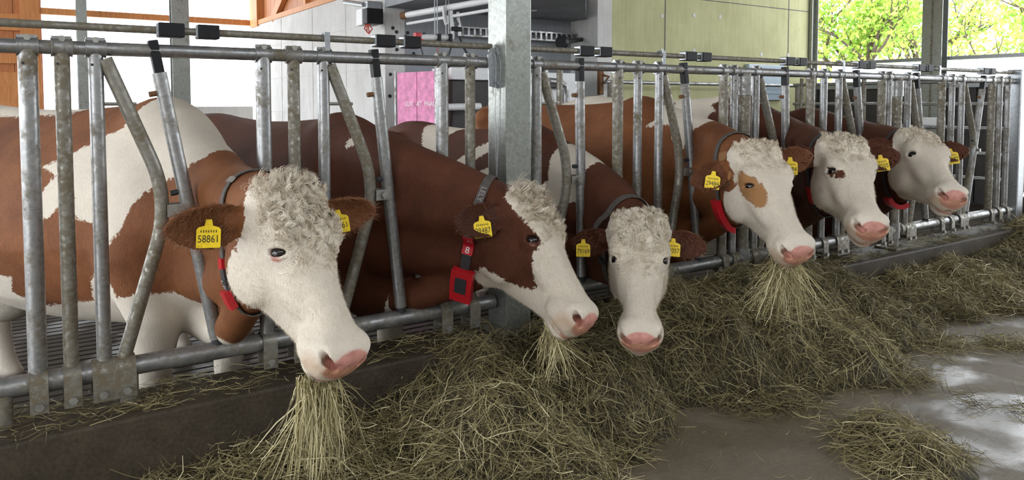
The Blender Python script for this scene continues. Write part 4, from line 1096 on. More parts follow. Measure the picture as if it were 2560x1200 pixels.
def base_paint(PH, curl_r=0.10, curl_a=1.0):
    n = len(PH); pink = muzzle(PH); dark = np.zeros(n); tan = np.zeros(n)
    tan = 0.55 * np.clip(1 - np.abs(sd_ell(PH, (0.515, 0, -0.10), (0.055, 0.085, 0.070))) / 0.018, 0, 1) * (PH[:, 2] > -0.15) * (PH[:, 2] < -0.05)
    curl = np.clip(1.2 - np.linalg.norm((PH - np.array((0.10, 0, 0.0))) / np.array((0.20, 0.12, 0.08)), axis=1), 0, 1) * curl_a
    return pink, dark, tan, curl
def mk(polys, face_off=0.0, extra=None, curl=1.0, legs=True, legz=0.52):
    def paint(P, PH, PB, polys=polys):
        coat = face_edge(PH, face_off)
        far = PB[:, 0] < 0.18
        coat = np.where(far, np.maximum(coat, 0.15), coat)
        for poly in polys:
            d = sd_poly(PB[:, 0], PB[:, 2], poly); coat = np.minimum(coat, np.where(PB[:, 0] < 0.5, d, 9))
        if legs: coat = np.minimum(coat, PB[:, 2] - legz)
        pink, dark, tan, cu = base_paint(PH, curl_a=curl)
        if extra: coat, pink, dark, tan = extra(P, PH, PB, coat, pink, dark, tan)
        return coat, pink, dark, tan, cu
    return paint
coatmat('coat_red', (0.112, 0.035, 0.010), (0.27, 0.098, 0.031))
coatmat('coat_dark', (0.050, 0.0135, 0.005), (0.118, 0.035, 0.013))
coatmat('coat_chestnut', (0.135, 0.045, 0.02), (0.26, 0.10, 0.042))

S = {}
# ---- nearest cow
s = S['a'] = dict(t=(0.65, 2.10, 1.03), axis=(0.14, -0.58, -0.80), norm=(0.30, -0.73, 0.61), withers=(0.52, 3.10, 1.255), yaw=30, neck=(0.60, 1.06),
    earR_=((0.02, -1, -0.10), (0.75, 0.0, 0.6)), earL_=((0.12, 0.85, 0.22), (0.8, -0.2, 0.5)), mat='coat_red', earL=0.235, earW=0.068, lid=0.0105,
    label='nearest cow, red and white, with curly white face and hay hanging from its mouth')
s['paint'] = mk([side_poly(s, [(235, 240), (430, 240), (500, 285), (548, 322), (522, 352), (458, 352), (442, 402), (400, 440), (330, 472), (300, 522), (276, 640), (252, 570), (190, 545), (182, 480), (130, 552), (108, 505), (132, 440), (93, 420), (130, 394), (190, 340), (214, 328)]),
                 side_poly(s, [(-300, 676), (0, 676), (48, 690), (26, 730), (72, 776), (190, 762), (206, 702), (276, 636), (290, 746), (330, 740), (372, 750), (402, 772), (466, 790), (456, 846), (520, 862), (560, 1150), (-300, 1150)]),
                 side_poly(s, [(-300, 240), (75, 240), (40, 285), (0, 290), (-300, 300)])], -0.015)
# ---- second cow, in profile
s = S['b'] = dict(t=(1.63, 2.30, 0.912), axis=(0.075, -0.66, -0.75), norm=(0.42, -0.66, 0.625), withers=(1.22, 3.10, 1.19), yaw=12, neck=(1.32, 1.08),
    earR_=((-0.04, -0.90, -0.42), (0.45, -0.35, 0.75)), earL_=((0.05, 0.85, -0.45), (0.6, 0.5, 0.7)), mat='coat_dark', eyepink=0.5, eardark=0.5, earL=0.21, earW=0.068,
    label='dark red cow in profile with white blaze and red number tiles on its collar')
def ex_b(P, PH, PB, coat, pink, dark, tan):
    coat = face_edge(PH, -0.02)
    side = np.abs(PH[:, 1])
    u, v = PH[:, 0], PH[:, 2]
    # white: blaze down the forehead, whole muzzle and the lower jaw edge; brown elsewhere
    prof = [(-0.10, 0.08), (0.01, -0.045), (0.10, -0.035), (0.17, -0.012), (0.20, -0.012), (0.235, -0.020), (0.25, -0.06), (0.275, -0.075), (0.30, -0.10), (0.345, -0.125), (0.345, -0.16), (0.30, -0.20), (0.25, -0.225), (0.18, -0.262), (0.16, -0.34), (0.7, -0.4), (0.7, 0.1)]
    white = sd_poly(u, v, prof)
    c = np.where(side < 0.02, np.minimum(white, -0.01), white)
    c = np.where((u < -0.01), np.maximum(c, 0.02 - 0.2 * np.clip(v + 0.05, 0, 1)), c)
    hd = PB[:, 0] > 0.42
    return np.where(hd, c, coat_b(P, PH, PB)), pink, dark, tan
_pb = [side_poly(S['b'], [(822, 285), (862, 288), (866, 318), (848, 326), (826, 322)]), side_poly(S['b'], [(776, 352), (796, 345), (796, 368), (778, 376)]),
       side_poly(S['b'], [(866, 742), (960, 762), (1000, 770), (1060, 792), (1260, 770), (1260, 1100), (700, 1100), (850, 800)])]
def coat_b(P, PH, PB):
    c = np.full(len(P), 0.12)
    for q in _pb: c = np.minimum(c, sd_poly(PB[:, 0], PB[:, 2], q))
    return np.minimum(c, PB[:, 2] - 0.50)
s['paint'] = mk([], 0, ex_b, 0.7)
# ---- third cow, facing the camera, head low
s = S['c'] = dict(t=(2.10, 2.19, 0.807), axis=(-0.46, -0.51, -0.727), norm=(-0.485, -0.543, 0.685), withers=(2.22, 3.08, 1.13), yaw=2, neck=(2.25, 0.97),
    earR_=((0.10, -1, -0.15), (0.7, 0, 0.6)), earL_=((0.16, 1, -0.12), (0.6, 0, 0.7)), mat='coat_dark', eyepink=0.35, eardark=0.3, earL=0.185,
    label='third cow with cream curly face lowered straight into the hay')
s['paint'] = mk([side_poly(s, [(1300, 325), (1340, 326), (1390, 316), (1440, 345), (1456, 382), (1440, 432), (1414, 474), (1380, 505), (1300, 530)]),
                 side_poly(s, [(985, 315), (1040, 283), (1100, 288), (1062, 330), (1052, 360), (1082, 395), (1060, 402), (1010, 347)]),
                 side_poly(s, [(1108, 424), (1150, 370), (1200, 333), (1212, 350), (1162, 402), (1132, 454), (1104, 454)]),
                 side_poly(s, [(1185, 430), (1240, 395), (1240, 520), (1185, 510)])], -0.01, None, 1.0)
# ---- fourth cow, brown eye patch
s = S['d'] = dict(t=(2.71, 2.10, 1.08), axis=(-0.21, -0.62, -0.755), norm=(-0.30, -0.68, 0.66), withers=(3.0, 3.06, 1.27), yaw=0, neck=(2.98, 1.17),
    earR_=((0.14, -1, -0.35), (0.45, -0.2, 0.8)), earL_=((-0.02, 0.88, 0.22), (0.55, -0.2, 0.75)), earL=0.20, earW=0.066, mat='coat_red', eardark=0.4, lid=0.0095, eyepink=0.3,
    label='fourth cow with tan patch round its eye and tag 29484')
def ex_d(P, PH, PB, coat, pink, dark, tan):
    d = np.minimum(sd_ell(PH, (0.205, -0.095, -0.045), (0.075, 0.050, 0.050)), sd_ell(PH, (0.25, -0.085, -0.035), (0.070, 0.045, 0.042)))
    on = (PH[:, 1] < -0.02) & (PB[:, 0] > 0.3)
    coat = np.where(on, np.maximum(coat, -d), coat)
    d2 = sd_poly(PH[:, 0], PH[:, 2], [(-0.02, -0.07), (0.06, -0.06), (0.11, -0.085), (0.13, -0.13), (0.12, -0.18), (0.04, -0.3), (-0.1, -0.2)])
    coat = np.where(on, np.maximum(coat, -d2), coat)
    tan = np.maximum(tan, np.where(on, 0.75 * np.clip(0.5 - np.minimum(d, d2 + 0.01) / 0.006, 0, 1) * (PH[:, 1] > -0.125), 0))
    return coat, pink, dark, tan
s['paint'] = mk([side_poly(s, [(1552, 240), (1600, 240), (1690, 240), (1722, 262), (1738, 296), (1700, 302), (1662, 332), (1642, 376), (1618, 362), (1610, 312), (1558, 318), (1580, 290)])], -0.02, ex_d, 0.25)
# ---- fifth cow
s = S['e'] = dict(t=(3.30, 2.05, 1.092), axis=(-0.46, -0.585, -0.65), norm=(-0.31, -0.52, 0.75), withers=(3.80, 3.05, 1.30), yaw=0, neck=(3.75, 1.15),
    earR_=((-0.06, -1, -0.10), (0.45, -0.1, 0.8)), earL_=((-0.08, 0.90, 0.18), (0.6, -0.2, 0.75)), earL=0.20, earW=0.066, mat='coat_dark', eyepink=0.2,
    label='fifth cow with white face and small brown spot under its eye')
def ex_e(P, PH, PB, coat, pink, dark, tan):
    d = np.minimum(sd_ell(PH, (0.245, -0.092, -0.022), (0.026, 0.05, 0.018)), sd_ell(PH, (0.215, -0.10, -0.040), (0.022, 0.05, 0.016)))
    d = np.minimum(d, sd_ell(PH, (0.215, -0.09, -0.030), (0.012, 0.05, 0.012)))
    return np.where(PB[:, 0] > 0.3, np.maximum(coat, -d), coat), pink, dark, tan
s['paint'] = mk([[(0.02, 1.7), (0.02, 1.36), (-0.10, 1.30), (-0.10, 1.18), (-0.22, 1.22), (-0.25, 1.02), (-0.5, 0.9), (-2.2, 0.6), (-2.2, 1.7)]], 0.0, ex_e, 0.8)
def wrap_e(paint):
    def f(P, PH, PB):
        c, p, d, t, u = paint(P, PH, PB)
        br = sd_poly(PB[:, 0], PB[:, 2], side_poly(S['e'], [(1728, 262), (1760, 244), (1790, 240), (1770, 262), (1776, 285), (1752, 280)]))
        return np.maximum(c, np.where(PB[:, 0] < 0, -br, -9)), p, d, t, u
    return f
s['paint'] = wrap_e(s['paint'])
# ---- sixth cow
s = S['f'] = dict(t=(4.14, 2.13, 1.10), axis=(-0.53, -0.65, -0.515), norm=(-0.17, -0.47, 0.85), withers=(4.57, 3.05, 1.20), yaw=0, neck=(4.50, 1.13),
    earR_=((-0.02, -1, -0.15), (0.45, -0.1, 0.8)), earL_=((-0.02, 0.88, 0.25), (0.6, -0.2, 0.75)), earL=0.20, earW=0.064, mat='coat_dark', eyepink=0.2,
    label='farthest cow with plain white face beside the fence end')
s['paint'] = mk([[(-0.25, 1.7), (-0.22, 1.2), (-0.35, 0.9), (-2.2, 0.7), (-2.2, 1.7)]], 0.0, None, 0.6)
import time as _time
_t0 = _time.time()
for k in 'def': S[k].update(fine=0.0078, coarse=0.028)
from concurrent.futures import ThreadPoolExecutor
with ThreadPoolExecutor(4) as ex: _plans = dict(zip(S, ex.map(lambda k: plan_cow(k, S[k]), S)))
print('nets', round(_time.time() - _t0, 1))
for k in S: build_cow(k, S[k], _plans[k])
print('cows', round(_time.time() - _t0, 1), 's', {k: len(c['V']) for k, c in COWS.items()})

# ------------------------------------------------------------------ hay
hr = np.random.default_rng(5)
_hx = [-0.8, 0.0, 0.25, 0.5, 0.75, 1.0, 1.22, 1.42, 1.62, 2.0, 2.4, 2.8, 3.2, 3.6, 3.9, 4.15, 4.5, 5.2, 5.8, 6.15, 6.45, 7.0, 8.5]
_hz = [0.00, 0.05, 0.10, 0.11, 0.11, 0.10, 0.12, 0.25, 0.31, 0.31, 0.32, 0.35, 0.35, 0.33, 0.30, 0.17, 0.15, 0.15, 0.16, 0.22, 0.36, 0.38, 0.36]
_ex = [-0.8, -0.1, 0.1, 0.40, 0.8, 1.15, 1.4, 1.65, 1.95, 2.36, 2.6, 2.85, 3.1, 3.5, 4.0, 4.4, 5.0, 5.6, 6.2, 8.5]
_ey = [2.47, 2.42, 2.15, 1.62, 1.35, 1.40, 1.55, 1.76, 1.90, 2.04, 2.00, 1.80, 1.74, 1.84, 1.98, 2.00, 1.96, 1.90, 1.85, 1.80]
def hay_bumps():
    out = []
    for (px, py, z, r, h) in [(810, 1090, 0.08, 0.12, 0.09), (1185, 930, 0.25, 0.15, 0.09), (1330, 1000, 0.2, 0.14, 0.05), (1500, 920, 0.2, 0.16, 0.09), (1700, 790, 0.3, 0.18, 0.06), (1960, 690, 0.3, 0.15, 0.10), (1900, 900, 0.15, 0.2, 0.06),
                              (2080, 860, 0.12, 0.2, 0.05), (1150, 1120, 0.1, 0.2, 0.05), (1420, 1150, 0.1, 0.15, 0.05), (2300, 700, 0.15, 0.2, 0.04)]:
        p = on_z(px, py, z); out.append((p.x, p.y, r, h))
    for (px, py, r, h) in [(2260, 1140, 0.17, 0.065), (2200, 1090, 0.10, 0.05), (2330, 1185, 0.12, 0.05), (2420, 735, 0.17, 0.05), (2530, 770, 0.18, 0.05), (2250, 850, 0.16, 0.04), (2480, 865, 0.10, 0.022),
                           (2390, 870, 0.10, 0.02), (2550, 868, 0.11, 0.022), (2300, 950, 0.09, 0.022), (2240, 960, 0.10, 0.025), (2420, 1010, 0.07, 0.018), (2350, 905, 0.07, 0.016), (2200, 905, 0.12, 0.03), (2560, 1030, 0.08, 0.018), (2440, 800, 0.09, 0.03)]:
        p = on_z(px, py, 0.0); out.append((p.x, p.y, r, h))
    return out
_bumps = hay_bumps()
_rb = [(hr.uniform(-0.3, 7.5), hr.uniform(1.3, 2.5), hr.uniform(0.05, 0.12), hr.uniform(-0.05, 0.065)) for _ in range(170)]
def hay_h(X, Y):
    hz = np.interp(X, _hx, _hz); ye = np.interp(X, _ex, _ey) + 0.035 * np.sin(X * 9.1) + 0.03 * np.sin(X * 23.0 + 1.3)
    t = np.clip((Y - ye) / np.maximum(CY0 - 0.04 - ye, 0.05), 0, 1.3)
    base = hz * np.clip(t, 0, 1) ** 0.85 * (1 - 0.0 * t)
    over = np.clip((Y - CY0) / 0.2, 0, 1); base = np.where(Y > CY0, hz - over * 0.10, base)
    cov = np.clip(t * 6, 0, 1)
    for (x, y, r, h) in _rb: base = base + cov * h * np.exp(-((X - x) ** 2 + (Y - y) ** 2) / (r * r))
    for (x, y, r, h) in _bumps: base = base + h * np.exp(-((X - x) ** 2 + (Y - y) ** 2) / (r * r))
    base = base + cov * 0.008 * np.sin(X * 41 + np.sin(Y * 37) * 2)
    return base
gx = np.arange(-0.6, 7.8, 0.03); gy = np.arange(0.9, 2.70, 0.03)
GX, GY = np.meshgrid(gx, gy, indexing='ij'); GH = hay_h(GX, GY)
Vb = np.stack([GX, GY, GH - 0.022], -1).reshape(-1, 3); nxg, nyg = len(gx), len(gy)
ii = np.arange(nxg * nyg).reshape(nxg, nyg)
Fb = np.stack([ii[:-1, :-1], ii[1:, :-1], ii[1:, 1:], ii[:-1, 1:]], -1).reshape(-1, 4)
keep = (GH.reshape(-1)[Fb].max(1) > 0.012); Fb = Fb[keep]
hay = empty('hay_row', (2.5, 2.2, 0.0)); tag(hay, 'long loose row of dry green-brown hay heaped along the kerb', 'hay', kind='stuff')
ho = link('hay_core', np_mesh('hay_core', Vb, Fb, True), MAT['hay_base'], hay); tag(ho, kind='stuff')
def strands(cen, dirv, L, wid, bend, S=5, rng=hr):
    N = len(cen); dirv = dirv / np.linalg.norm(dirv, axis=1)[:, None]
    up = rng.normal(size=(N, 3)); up -= dirv * (up * dirv).sum(1)[:, None]; up /= np.linalg.norm(up, axis=1)[:, None]
    s = np.linspace(-0.5, 0.5, S)
    kink = rng.normal(size=(N, S, 3)) * (L * 0.018)[:, None, None]
    P = cen[:, None, :] + dirv[:, None, :] * (s[None, :, None] * L[:, None, None]) + up[:, None, :] * ((s ** 2)[None, :, None] * (bend * L)[:, None, None]) + kink
    return ribbons(P, wid, False, None, rng)
def strand_obj(name, parent, V, F, S, rnd):
    me = np_mesh(name, V, F, True); fattr(me, 'rnd', np.repeat(rnd, 2 * S)); o = link(name, me, MAT['hay_strand'], parent); tag(o, kind='stuff'); return o
def hay_strands(N, xr, yr, offs, Lr, seed, wide=(0.0014, 0.0034)):
    rng = np.random.default_rng(seed)
    X = rng.uniform(*xr, N); Y = rng.uniform(*yr, N); h = hay_h(X, Y)
    k = rng.random(N) < np.clip((h - 0.004) / 0.02, 0.0, 1); X, Y, h = X[k], Y[k], h[k]; N = len(X)
    e = 0.02; gxx = (hay_h(X + e, Y) - h) / e; gyy = (hay_h(X, Y + e) - h) / e
    gxx = np.clip(gxx, -1.6, 1.6); gyy = np.clip(gyy, -1.6, 1.6)
    az = rng.uniform(0, 2 * np.pi, N)
    d = np.stack([np.cos(az), np.sin(az), np.zeros(N)], 1); d[:, 2] = d[:, 0] * gxx + d[:, 1] * gyy + rng.normal(0, 0.22, N)
    steep = rng.random(N) < 0.05; d[steep, 2] += rng.normal(0, 0.9, steep.sum())
    L = rng.uniform(*Lr, N) * np.where(rng.random(N) < 0.12, 1.7, 1.0)
    cen = np.stack([X, Y, h + offs[0] + (offs[1] - offs[0]) * rng.random(N) ** 1.6], 1)
    cen[:, 2] = np.maximum(cen[:, 2], 0.004)
    rnd = np.clip(rng.beta(2.0, 2.6, N) + 0.10 * np.sin(X * 3.1 + Y * 5) + np.where(rng.random(N) < 0.07, 0.35, 0), 0, 1)
    V, F = strands(cen, d, L, rng.uniform(*wide, N), rng.normal(0, 0.55, N), 5, rng)
    V[:, 2] = np.maximum(V[:, 2], 0.002)
    return V, F, rnd
V, F, r = hay_strands(62000, (-0.45, 4.4), (1.15, 2.62), (-0.022, 0.03), (0.05, 0.16), 1); strand_obj('loose_strands', hay, V, F, 5, r)
V, F, r = hay_strands(30000, (4.4, 7.6), (1.3, 2.65), (-0.022, 0.03), (0.06, 0.18), 2, (0.002, 0.0045)); strand_obj('loose_strands', hay, V, F, 5, r)
# thin scatter on the bare floor and on the kerb top
rng = np.random.default_rng(8); N = 1500
X = rng.uniform(0.8, 6.0, N); Y = rng.uniform(0.9, 2.1, N); k = rng.random(N) < np.clip(1.15 - 1.1 * np.abs(Y - np.interp(X, _ex, _ey)) / 0.7, 0.06, 1); X, Y = X[k], Y[k]; N = len(X)
az = rng.uniform(0, 6.28, N); cen = np.stack([X, Y, np.full(N, 0.004)], 1)
V, F = strands(cen, np.stack([np.cos(az), np.sin(az), rng.normal(0, .03, N)], 1), rng.uniform(0.02, 0.10, N), rng.uniform(.0012, .003, N), rng.normal(0, .5, N), 5, rng); V[:, 2] = np.maximum(V[:, 2], 0.0015)
sc = strand_obj('floor_straw', None, V, F, 5, np.clip(rng.beta(2.4, 2, N), 0, 1)); tag(sc, 'thin scatter of straw bits on the bare alley floor', 'straw', None, 'stuff')
N = 5200; X = rng.uniform(-0.5, 6.5, N); Y = CY0 + 0.004 + (CY1 - CY0 - 0.01) * rng.random(N); k = rng.random(N) < 0.55 + 0.35 * np.sin(X * 5.0) ; X, Y = X[k], Y[k]; N = len(X)
az = rng.normal(0, 0.9, N); cen = np.stack([X, Y, CZ + rng.uniform(0.002, 0.022, N)], 1)
V, F = strands(cen, np.stack([np.cos(az), np.sin(az), rng.normal(0, .08, N)], 1), rng.uniform(0.03, 0.13, N), rng.uniform(.0014, .0034, N), rng.normal(0, .5, N), 5, rng)
ks = strand_obj('kerb_straw', None, V, F, 5, np.clip(rng.beta(2, 2.4, N), 0, 1)); tag(ks, 'trampled straw and hay lying on top of the kerb', 'straw', None, 'stuff')
# bunches hanging from mouths
def bunch(key, label, start_local, spread, N, drop, seed, wide=0.42, target=None):
    rng = np.random.default_rng(seed); C = COWS[key]; S_ = 7
    q = np.array(start_local) + rng.uniform(-1, 1, (N, 3)) * np.array(spread); p0 = np.array([C['H'](k) for k in q])
    nc = 14; cdir = rng.normal(0, wide, (nc, 3)); own = rng.integers(0, nc, N)
    L = drop * rng.uniform(0.25, 1.15, N); dr = cdir[own] + rng.normal(0, 0.17, (N, 3)); dr[:, 2] = -1
    stray = rng.random(N) < 0.12; dr[stray] += rng.normal(0, 0.8, (stray.sum(), 3))
    dr /= np.linalg.norm(dr, axis=1)[:, None]
    s = np.linspace(0, 1, S_); sag = np.stack([np.zeros(S_), np.zeros(S_), -s ** 2], 1)
    bnd = rng.normal(0, 0.10, (N, 3)) * L[:, None]
    P = p0[:, None, :] + dr[:, None, :] * (s[None, :, None] * L[:, None, None]) + sag[None] * (L * rng.uniform(0, .35, N))[:, None, None] + bnd[:, None, :] * (s ** 2)[None, :, None] + rng.normal(0, 0.004, (N, S_, 3)) * s[None, :, None]
    P[:, :, 2] = np.maximum(P[:, :, 2], 0.01)
    V, F = ribbons(P, rng.uniform(.0016, .0038, N), False, None, rng)
    o = strand_obj('hay_bunch', None, V, F, S_, np.clip(rng.beta(2.6, 1.8, N) + 0.12, 0, 1)); tag(o, label, 'hay', 'bunches in the mouths', 'stuff')
bunch('a', 'yellowish hay bunch dangling from the mouth of the nearest cow', (0.535, -0.02, -0.16), (0.03, 0.06, 0.015), 380, 0.23, 3, 0.17)
bunch('b', 'hay strands hanging below the chin of the dark cow in profile', (0.50, -0.01, -0.175), (0.05, 0.05, 0.015), 220, 0.16, 4, 0.8)
bunch('d', 'hay bunch hanging from the mouth of the cow with the eye patch', (0.525, -0.01, -0.155), (0.04, 0.06, 0.015), 420, 0.20, 6, 0.5)

# ------------------------------------------------------------------ hair, tags and collars of the cows
def pick(key, mask, N, rng, w=None):
    C = COWS[key]; idx = np.nonzero(mask)[0]
    if len(idx) == 0: return np.zeros((0, 3)), np.zeros((0, 3)), idx
    if w is None: j = idx[rng.integers(0, len(idx), N)]
    else: p = w[idx]; j = idx[rng.choice(len(idx), N, p=p / p.sum())]
    n = C['N'][j]; jit = rng.normal(0, 0.004, (N, 3)); jit -= n * (jit * n).sum(1)[:, None]
    return C['V'][j] + jit, n, j
def hair(key, lo, hi, N, length, wid, curl, clump, flow, mat='hair_cream', lift=0.5, seed=1, name='forelock', ymax=0.12, zmin=-0.07, fade=(0.04, 0.10)):
    C = COWS[key]; PH = C['PH']; rng = np.random.default_rng(seed)
    w = np.clip((PH[:, 0] - lo) / fade[0], 0, 1) * np.clip((hi - PH[:, 0]) / fade[1], 0, 1) * np.clip((ymax - np.abs(PH[:, 1])) / 0.03, 0, 1) * np.clip((PH[:, 2] - zmin) / 0.04, 0, 1)
    de = np.minimum(np.linalg.norm(PH - EYE, axis=1), np.linalg.norm(PH - EYE * np.array((1, -1, 1)), axis=1))
    w = w * np.clip((de - 0.034) / 0.02, 0, 1)
    m = (w > 0.01) & (C['earmask'] < 0.05)
    if mat == 'hair_cream': m &= C['coat'] < -0.002
    P, n, j = pick(key, m, N, rng, w ** 0.8)
    if len(P) == 0: return
    fl = C['HR'] @ np.array(flow, float); side = (PH[j, 1] / 0.1)[:, None] * C['HR'][:, 1][None]
    hair_obj(name, C['root'], P, n, fl[None] + side * 0.5, length, wid, mat, curl, 6, lift, clump, rng, 0.35 + 0.65 * w[j])
def hair_set(key, k=1.0, poll=0.05, curl=3.5, seed=1, wid=0.0016, hi=0.30):
    hair(key, -0.07, 0.08, int(2400 * k), poll, wid * 1.15, curl, int(60 * k) + 10, (-0.25, 0, 0.25), lift=0.6, seed=seed, fade=(0.02, 0.06))
    hair(key, 0.0, hi, int(5200 * k), poll * 0.66, wid * 1.15, curl, int(150 * k) + 10, (0.8, 0, 0), lift=0.30, seed=seed + 1, name='forehead_curls', fade=(0.05, 0.14))
    hair(key, 0.06, 0.50, 9000, 0.011, wid * 0.45, 0.3, 0, (1.1, 0, 0), lift=0.04, seed=seed + 2, name='face_hair', ymax=0.16, zmin=-0.33, fade=(0.05, 0.06))
hair_set('a', 1.15, 0.052, 3.6, 10)
hair_set('b', 0.8, 0.055, 2.0, 20, hi=0.24)
hair_set('c', 1.15, 0.042, 4.2, 30)
hair_set('d', 0.40, 0.020, 1.2, 40, 0.0018, hi=0.2)
hair_set('e', 0.6, 0.034, 3.0, 50, 0.0020, hi=0.2)
hair_set('f', 0.55, 0.024, 2.6, 60, 0.0022, hi=0.2)
# long ear hair
def ear_hair(key, side, N, length, seed):
    C = COWS[key]; O, e, nn, L, W = C['ears'][side]; rng = np.random.default_rng(seed)
    e = np.asarray(e, float); e /= np.linalg.norm(e); u = (C['PH'] - np.asarray(O)) @ e
    m = (C['earmask'] > 0.95) & (u < L * 0.98) & (u > 0.05)
    P, n, j = pick(key, m, N, rng); fl = C['HR'] @ (e * 0.7 + np.array((0.35, 0, 0)))
    hair_obj('ear_hair', C['root'], P, n, fl[None].repeat(len(P), 0), length, 0.0010, 'hair_brown', 0.8, 5, 0.10, 0, rng)
ear_hair('a', 0, 1500, 0.030, 1); ear_hair('a', 1, 900, 0.026, 2); ear_hair('b', 0, 700, 0.014, 3); ear_hair('c', 0, 500, 0.014, 4); ear_hair('c', 1, 600, 0.016, 5)
for q, k in enumerate('def'): ear_hair(k, 0, 350, 0.012, 10 + q); ear_hair(k, 1, 350, 0.012, 20 + q)

def ear_tag(key, side, txt, label, u=0.52, v=0.0, size=1.0, tilt=0.0):
    C = COWS[key]; O, e, nn, L, W = C['ears'][side]; HR = C['HR']
    e = np.asarray(e, float); e /= np.linalg.norm(e); n = np.asarray(nn, float); n = n - e * (n @ e); n /= np.linalg.norm(n); vv = np.cross(n, e)
    base = Vector(C['H'](np.asarray(O) + e * L * u + vv * v)); nw = Vector(HR @ n)
    tocam = (CAMP - base).normalized()
    hit = C['bvh'].ray_cast(base + tocam * 0.12, -tocam, 0.3)
    p = hit[0] if hit[0] is not None else base
    nz = (tocam * 1.0 + nw * 0.25).normalized(); up = Vector((0, 0, 1)); up = (up - nz * up.dot(nz)).normalized(); rt = up.cross(nz)
    up, rt = up * math.cos(tilt) + rt * math.sin(tilt), rt * math.cos(tilt) - up * math.sin(tilt)
    p = p + nz * 0.022 - Vector((0, 0, 0.006)); s = size
    root = empty('ear_tag', p); tag(root, label, 'ear tag', 'yellow ear tags')
    pl = [(-0.027, -0.052), (0.027, -0.052), (0.029, -0.049), (0.029, -0.006), (0.024, 0.0), (0.010, 0.004), (0.007, 0.020), (-0.007, 0.020), (-0.010, 0.004), (-0.024, 0.0), (-0.029, -0.006), (-0.029, -0.049)]
    MB().plate([(a * s, b * s) for a, b in pl], p, rt, up, 0.002).build('plate', MAT['tag_yellow'], root)
    MB().tube([p + up * 0.013 * s - nz * 0.022, p + up * 0.013 * s + nz * 0.004], 0.006 * s, 10).build('stud', MAT['tag_yellow'], root, True)
    M = Matrix.Translation(p + nz * 0.0014 - up * 0.030 * s) @ Matrix(((rt.x, up.x, nz.x, 0), (rt.y, up.y, nz.y, 0), (rt.z, up.z, nz.z, 0), (0, 0, 0, 1)))
    text_mesh('number', txt, 0.0265 * s, M, MAT['tag_ink'], root, 0.0004, 0.78)
    for k in range(7):
        MB().box(p + nz * 0.0014 - up * 0.010 * s + rt * ((-0.018 + 0.006 * k) * s), (0.0022 * s, 0.0008, 0.006 * s), Matrix((rt, nz, up)).transposed()).build('code_bar', MAT['tag_ink'], root)
    return root
ear_tag('a', 0, '58861', 'yellow tag half hidden by hair in the nearest cow\'s left-hand ear', 0.50, 0.0, 1.05, 0.06)
ear_tag('a', 1, '58861', 'yellow tag in the shaded ear behind the nearest cow\'s face', 0.45, 0, 1.0, -0.15)
ear_tag('b', 0, '29487', 'yellow tag 29487 above the red number tiles', 0.45, 0.0, 1.1, -0.1)
ear_tag('c', 0, '79169', 'shaded yellow tag 79169 in the ear beside the curly lowered face', 0.72, 0, 1.0)
ear_tag('c', 1, '19357', 'small yellow tag in the right-hand ear of the lowered face', 0.25, 0, 1.0, 0.05)
ear_tag('d', 0, '29484', 'yellow tag 29484 hanging in the front ear of the cow with eye patch', 0.45, 0, 1.1, 0.12)
ear_tag('d', 1, '29484', 'yellow tag in the far raised ear of the cow with eye patch', 0.45, 0, 1.1)
ear_tag('e', 1, '29505', 'yellow tag in the lifted ear of the fifth cow', 0.50, 0, 1.1, -0.2)
ear_tag('f', 1, '35082', 'yellow tag in the ear of the farthest cow near the fence end', 0.50, 0, 1.2, -0.2)

def pproj(p):
    v = Vector(p) - CAMP; z = v.dot(FW); return CXP + FPX * v.dot(RT) / z, YCP - FPX * v.dot(U2) / z, z
def collar(key, label, dist, matk, arcs, w=0.034, tilt=None, text=None):
    """arcs: (pixel a, pixel b, name, material, width, thickness)"""
    C = COWS[key]; sp = C['spec']; h0 = Vector(C['H']((0.085, 0, -0.165))); m = Vector((sp['neck'][0], FY + 0.02, sp['neck'][1] - 0.25))
    nrm = (m - h0).normalized()
    if tilt: nrm = (nrm + Vector(tilt)).normalized()
    c = h0 + (m - h0).normalized() * dist
    loop, nrm = collar_loop(C['neck'], c, nrm, (0, 0, 1))
    root = empty('collar', c); tag(root, label, 'collar')
    band(loop, nrm, w, 0.004, 'strap', matk, root)
    cc = sum(loop, Vector()) / len(loop)
    def near(px):
        best = None
        for k, p in enumerate(loop):
            if (p - cc).dot(CAMP - p) < -0.03: continue
            x, y, _ = pproj(p); d = (x - px[0]) ** 2 + (y - px[1]) ** 2
            if best is None or d < best[0]: best = (d, k)
        return best[1]
    info = {}
    for (pa, pb, name, mat, ww, th) in arcs:
        n = len(loop)
        if isinstance(pb, int): k0, k1 = (near(pa) - pb) % n, (near(pa) + pb) % n
        else: k0, k1 = near(pa), near(pb)
        if (k1 - k0) % n > n // 2: k0, k1 = k1, k0
        if k0 == k1: k1 = (k1 + 1) % n
        band([p for p in loop], nrm, ww, th, name, mat, root, k0, k1); info[name] = (k0, k1)
    C['collar'] = (root, loop, nrm, near); return root
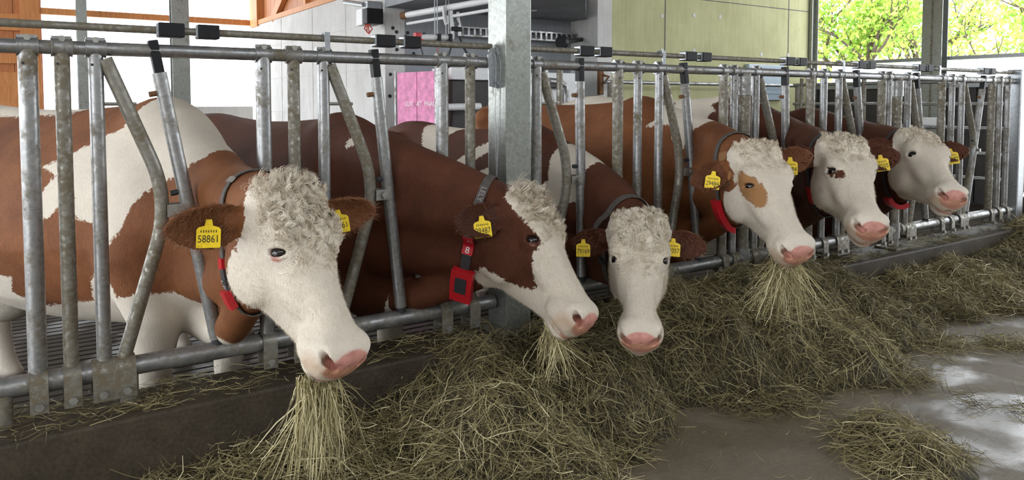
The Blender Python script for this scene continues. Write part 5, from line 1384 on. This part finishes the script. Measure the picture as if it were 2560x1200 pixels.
def collar_text(key, px, txt, size, mat, along=True, lift=0.006, sx=1.0, flip=False):
    root, loop, nrm, near = C = COWS[key]['collar']; n = len(loop); k = near(px)
    t = (loop[(k + 1) % n] - loop[k - 1]).normalized(); cc = sum(loop, Vector()) / n
    o = t.cross(nrm).normalized(); o = o if o.dot(loop[k] - cc) > 0 else -o
    x = t if along else nrm
    if along:
        if x.z > 0 and not flip: x = -x
    else:
        if x.dot(RT) < 0: x = -x
    y = o.cross(x)
    M = Matrix.Translation(loop[k] + o * lift) @ Matrix(((x.x, y.x, o.x, 0), (x.y, y.y, o.y, 0), (x.z, y.z, o.z, 0), (0, 0, 0, 1)))
    return text_mesh('lettering', txt, size, M, MAT[mat], root, 0.0005, sx)
collar('a', 'grey strap collar with red ends on the nearest cow', 0.15, 'strap_grey',
       [((540, 645), (548, 672), 'red_sleeve', 'red_plastic', 0.038, 0.010), ((550, 680), (610, 770), 'dark_strap', 'strap_dark', 0.040, 0.007), ((625, 785), 1, 'transponder', 'red_plastic', 0.05, 0.022), ((590, 465), (600, 470), 'buckle', 'steel_bolt', 0.046, 0.009)])
collar_text('a', (575, 715), 'LELY', 0.034, 'strap_print', True, 0.0085)
collar('b', 'dark collar with red 1 and 8 number tiles and red transponder', 0.11, 'strap_grey',
       [((1175, 588), (1176, 604), 'number_tile', 'red_plastic', 0.040, 0.012), ((1176, 607), (1177, 636), 'number_tile', 'red_plastic', 0.042, 0.012), ((1180, 640), (1192, 712), 'dark_strap', 'strap_dark', 0.036, 0.007), ((1205, 738), 2, 'transponder', 'red_plastic', 0.085, 0.032), ((1205, 738), 1, 'transponder_face', 'strap_dark', 0.045, 0.036)])
collar_text('b', (1176, 622), '8', 0.036, 'white_ink', False, 0.0125)
collar_text('b', (1175, 596), '1', 0.030, 'white_ink', False, 0.0125)
collar_text('b', (1208, 488), 'LELY', 0.030, 'strap_print', True, 0.005)
collar('c', 'grey strap collar behind the lowered curly head', 0.13, 'strap_grey', [((1512, 700), (1515, 725), 'transponder', 'strap_dark', 0.05, 0.02)])
collar('d', 'grey strap collar with long red transponder on the cow with eye patch', 0.14, 'strap_grey', [((1835, 585), 3, 'transponder', 'red_plastic', 0.060, 0.028)])
collar('e', 'dark collar with a narrow red strip on the fifth cow', 0.13, 'strap_dark', [((2028, 470), (2036, 510), 'red_sleeve', 'red_plastic', 0.036, 0.010)])
collar('f', 'dark collar with crimson transponder on the farthest cow', 0.13, 'strap_dark', [((2280, 518), 2, 'transponder', 'red_plastic', 0.075, 0.026)])
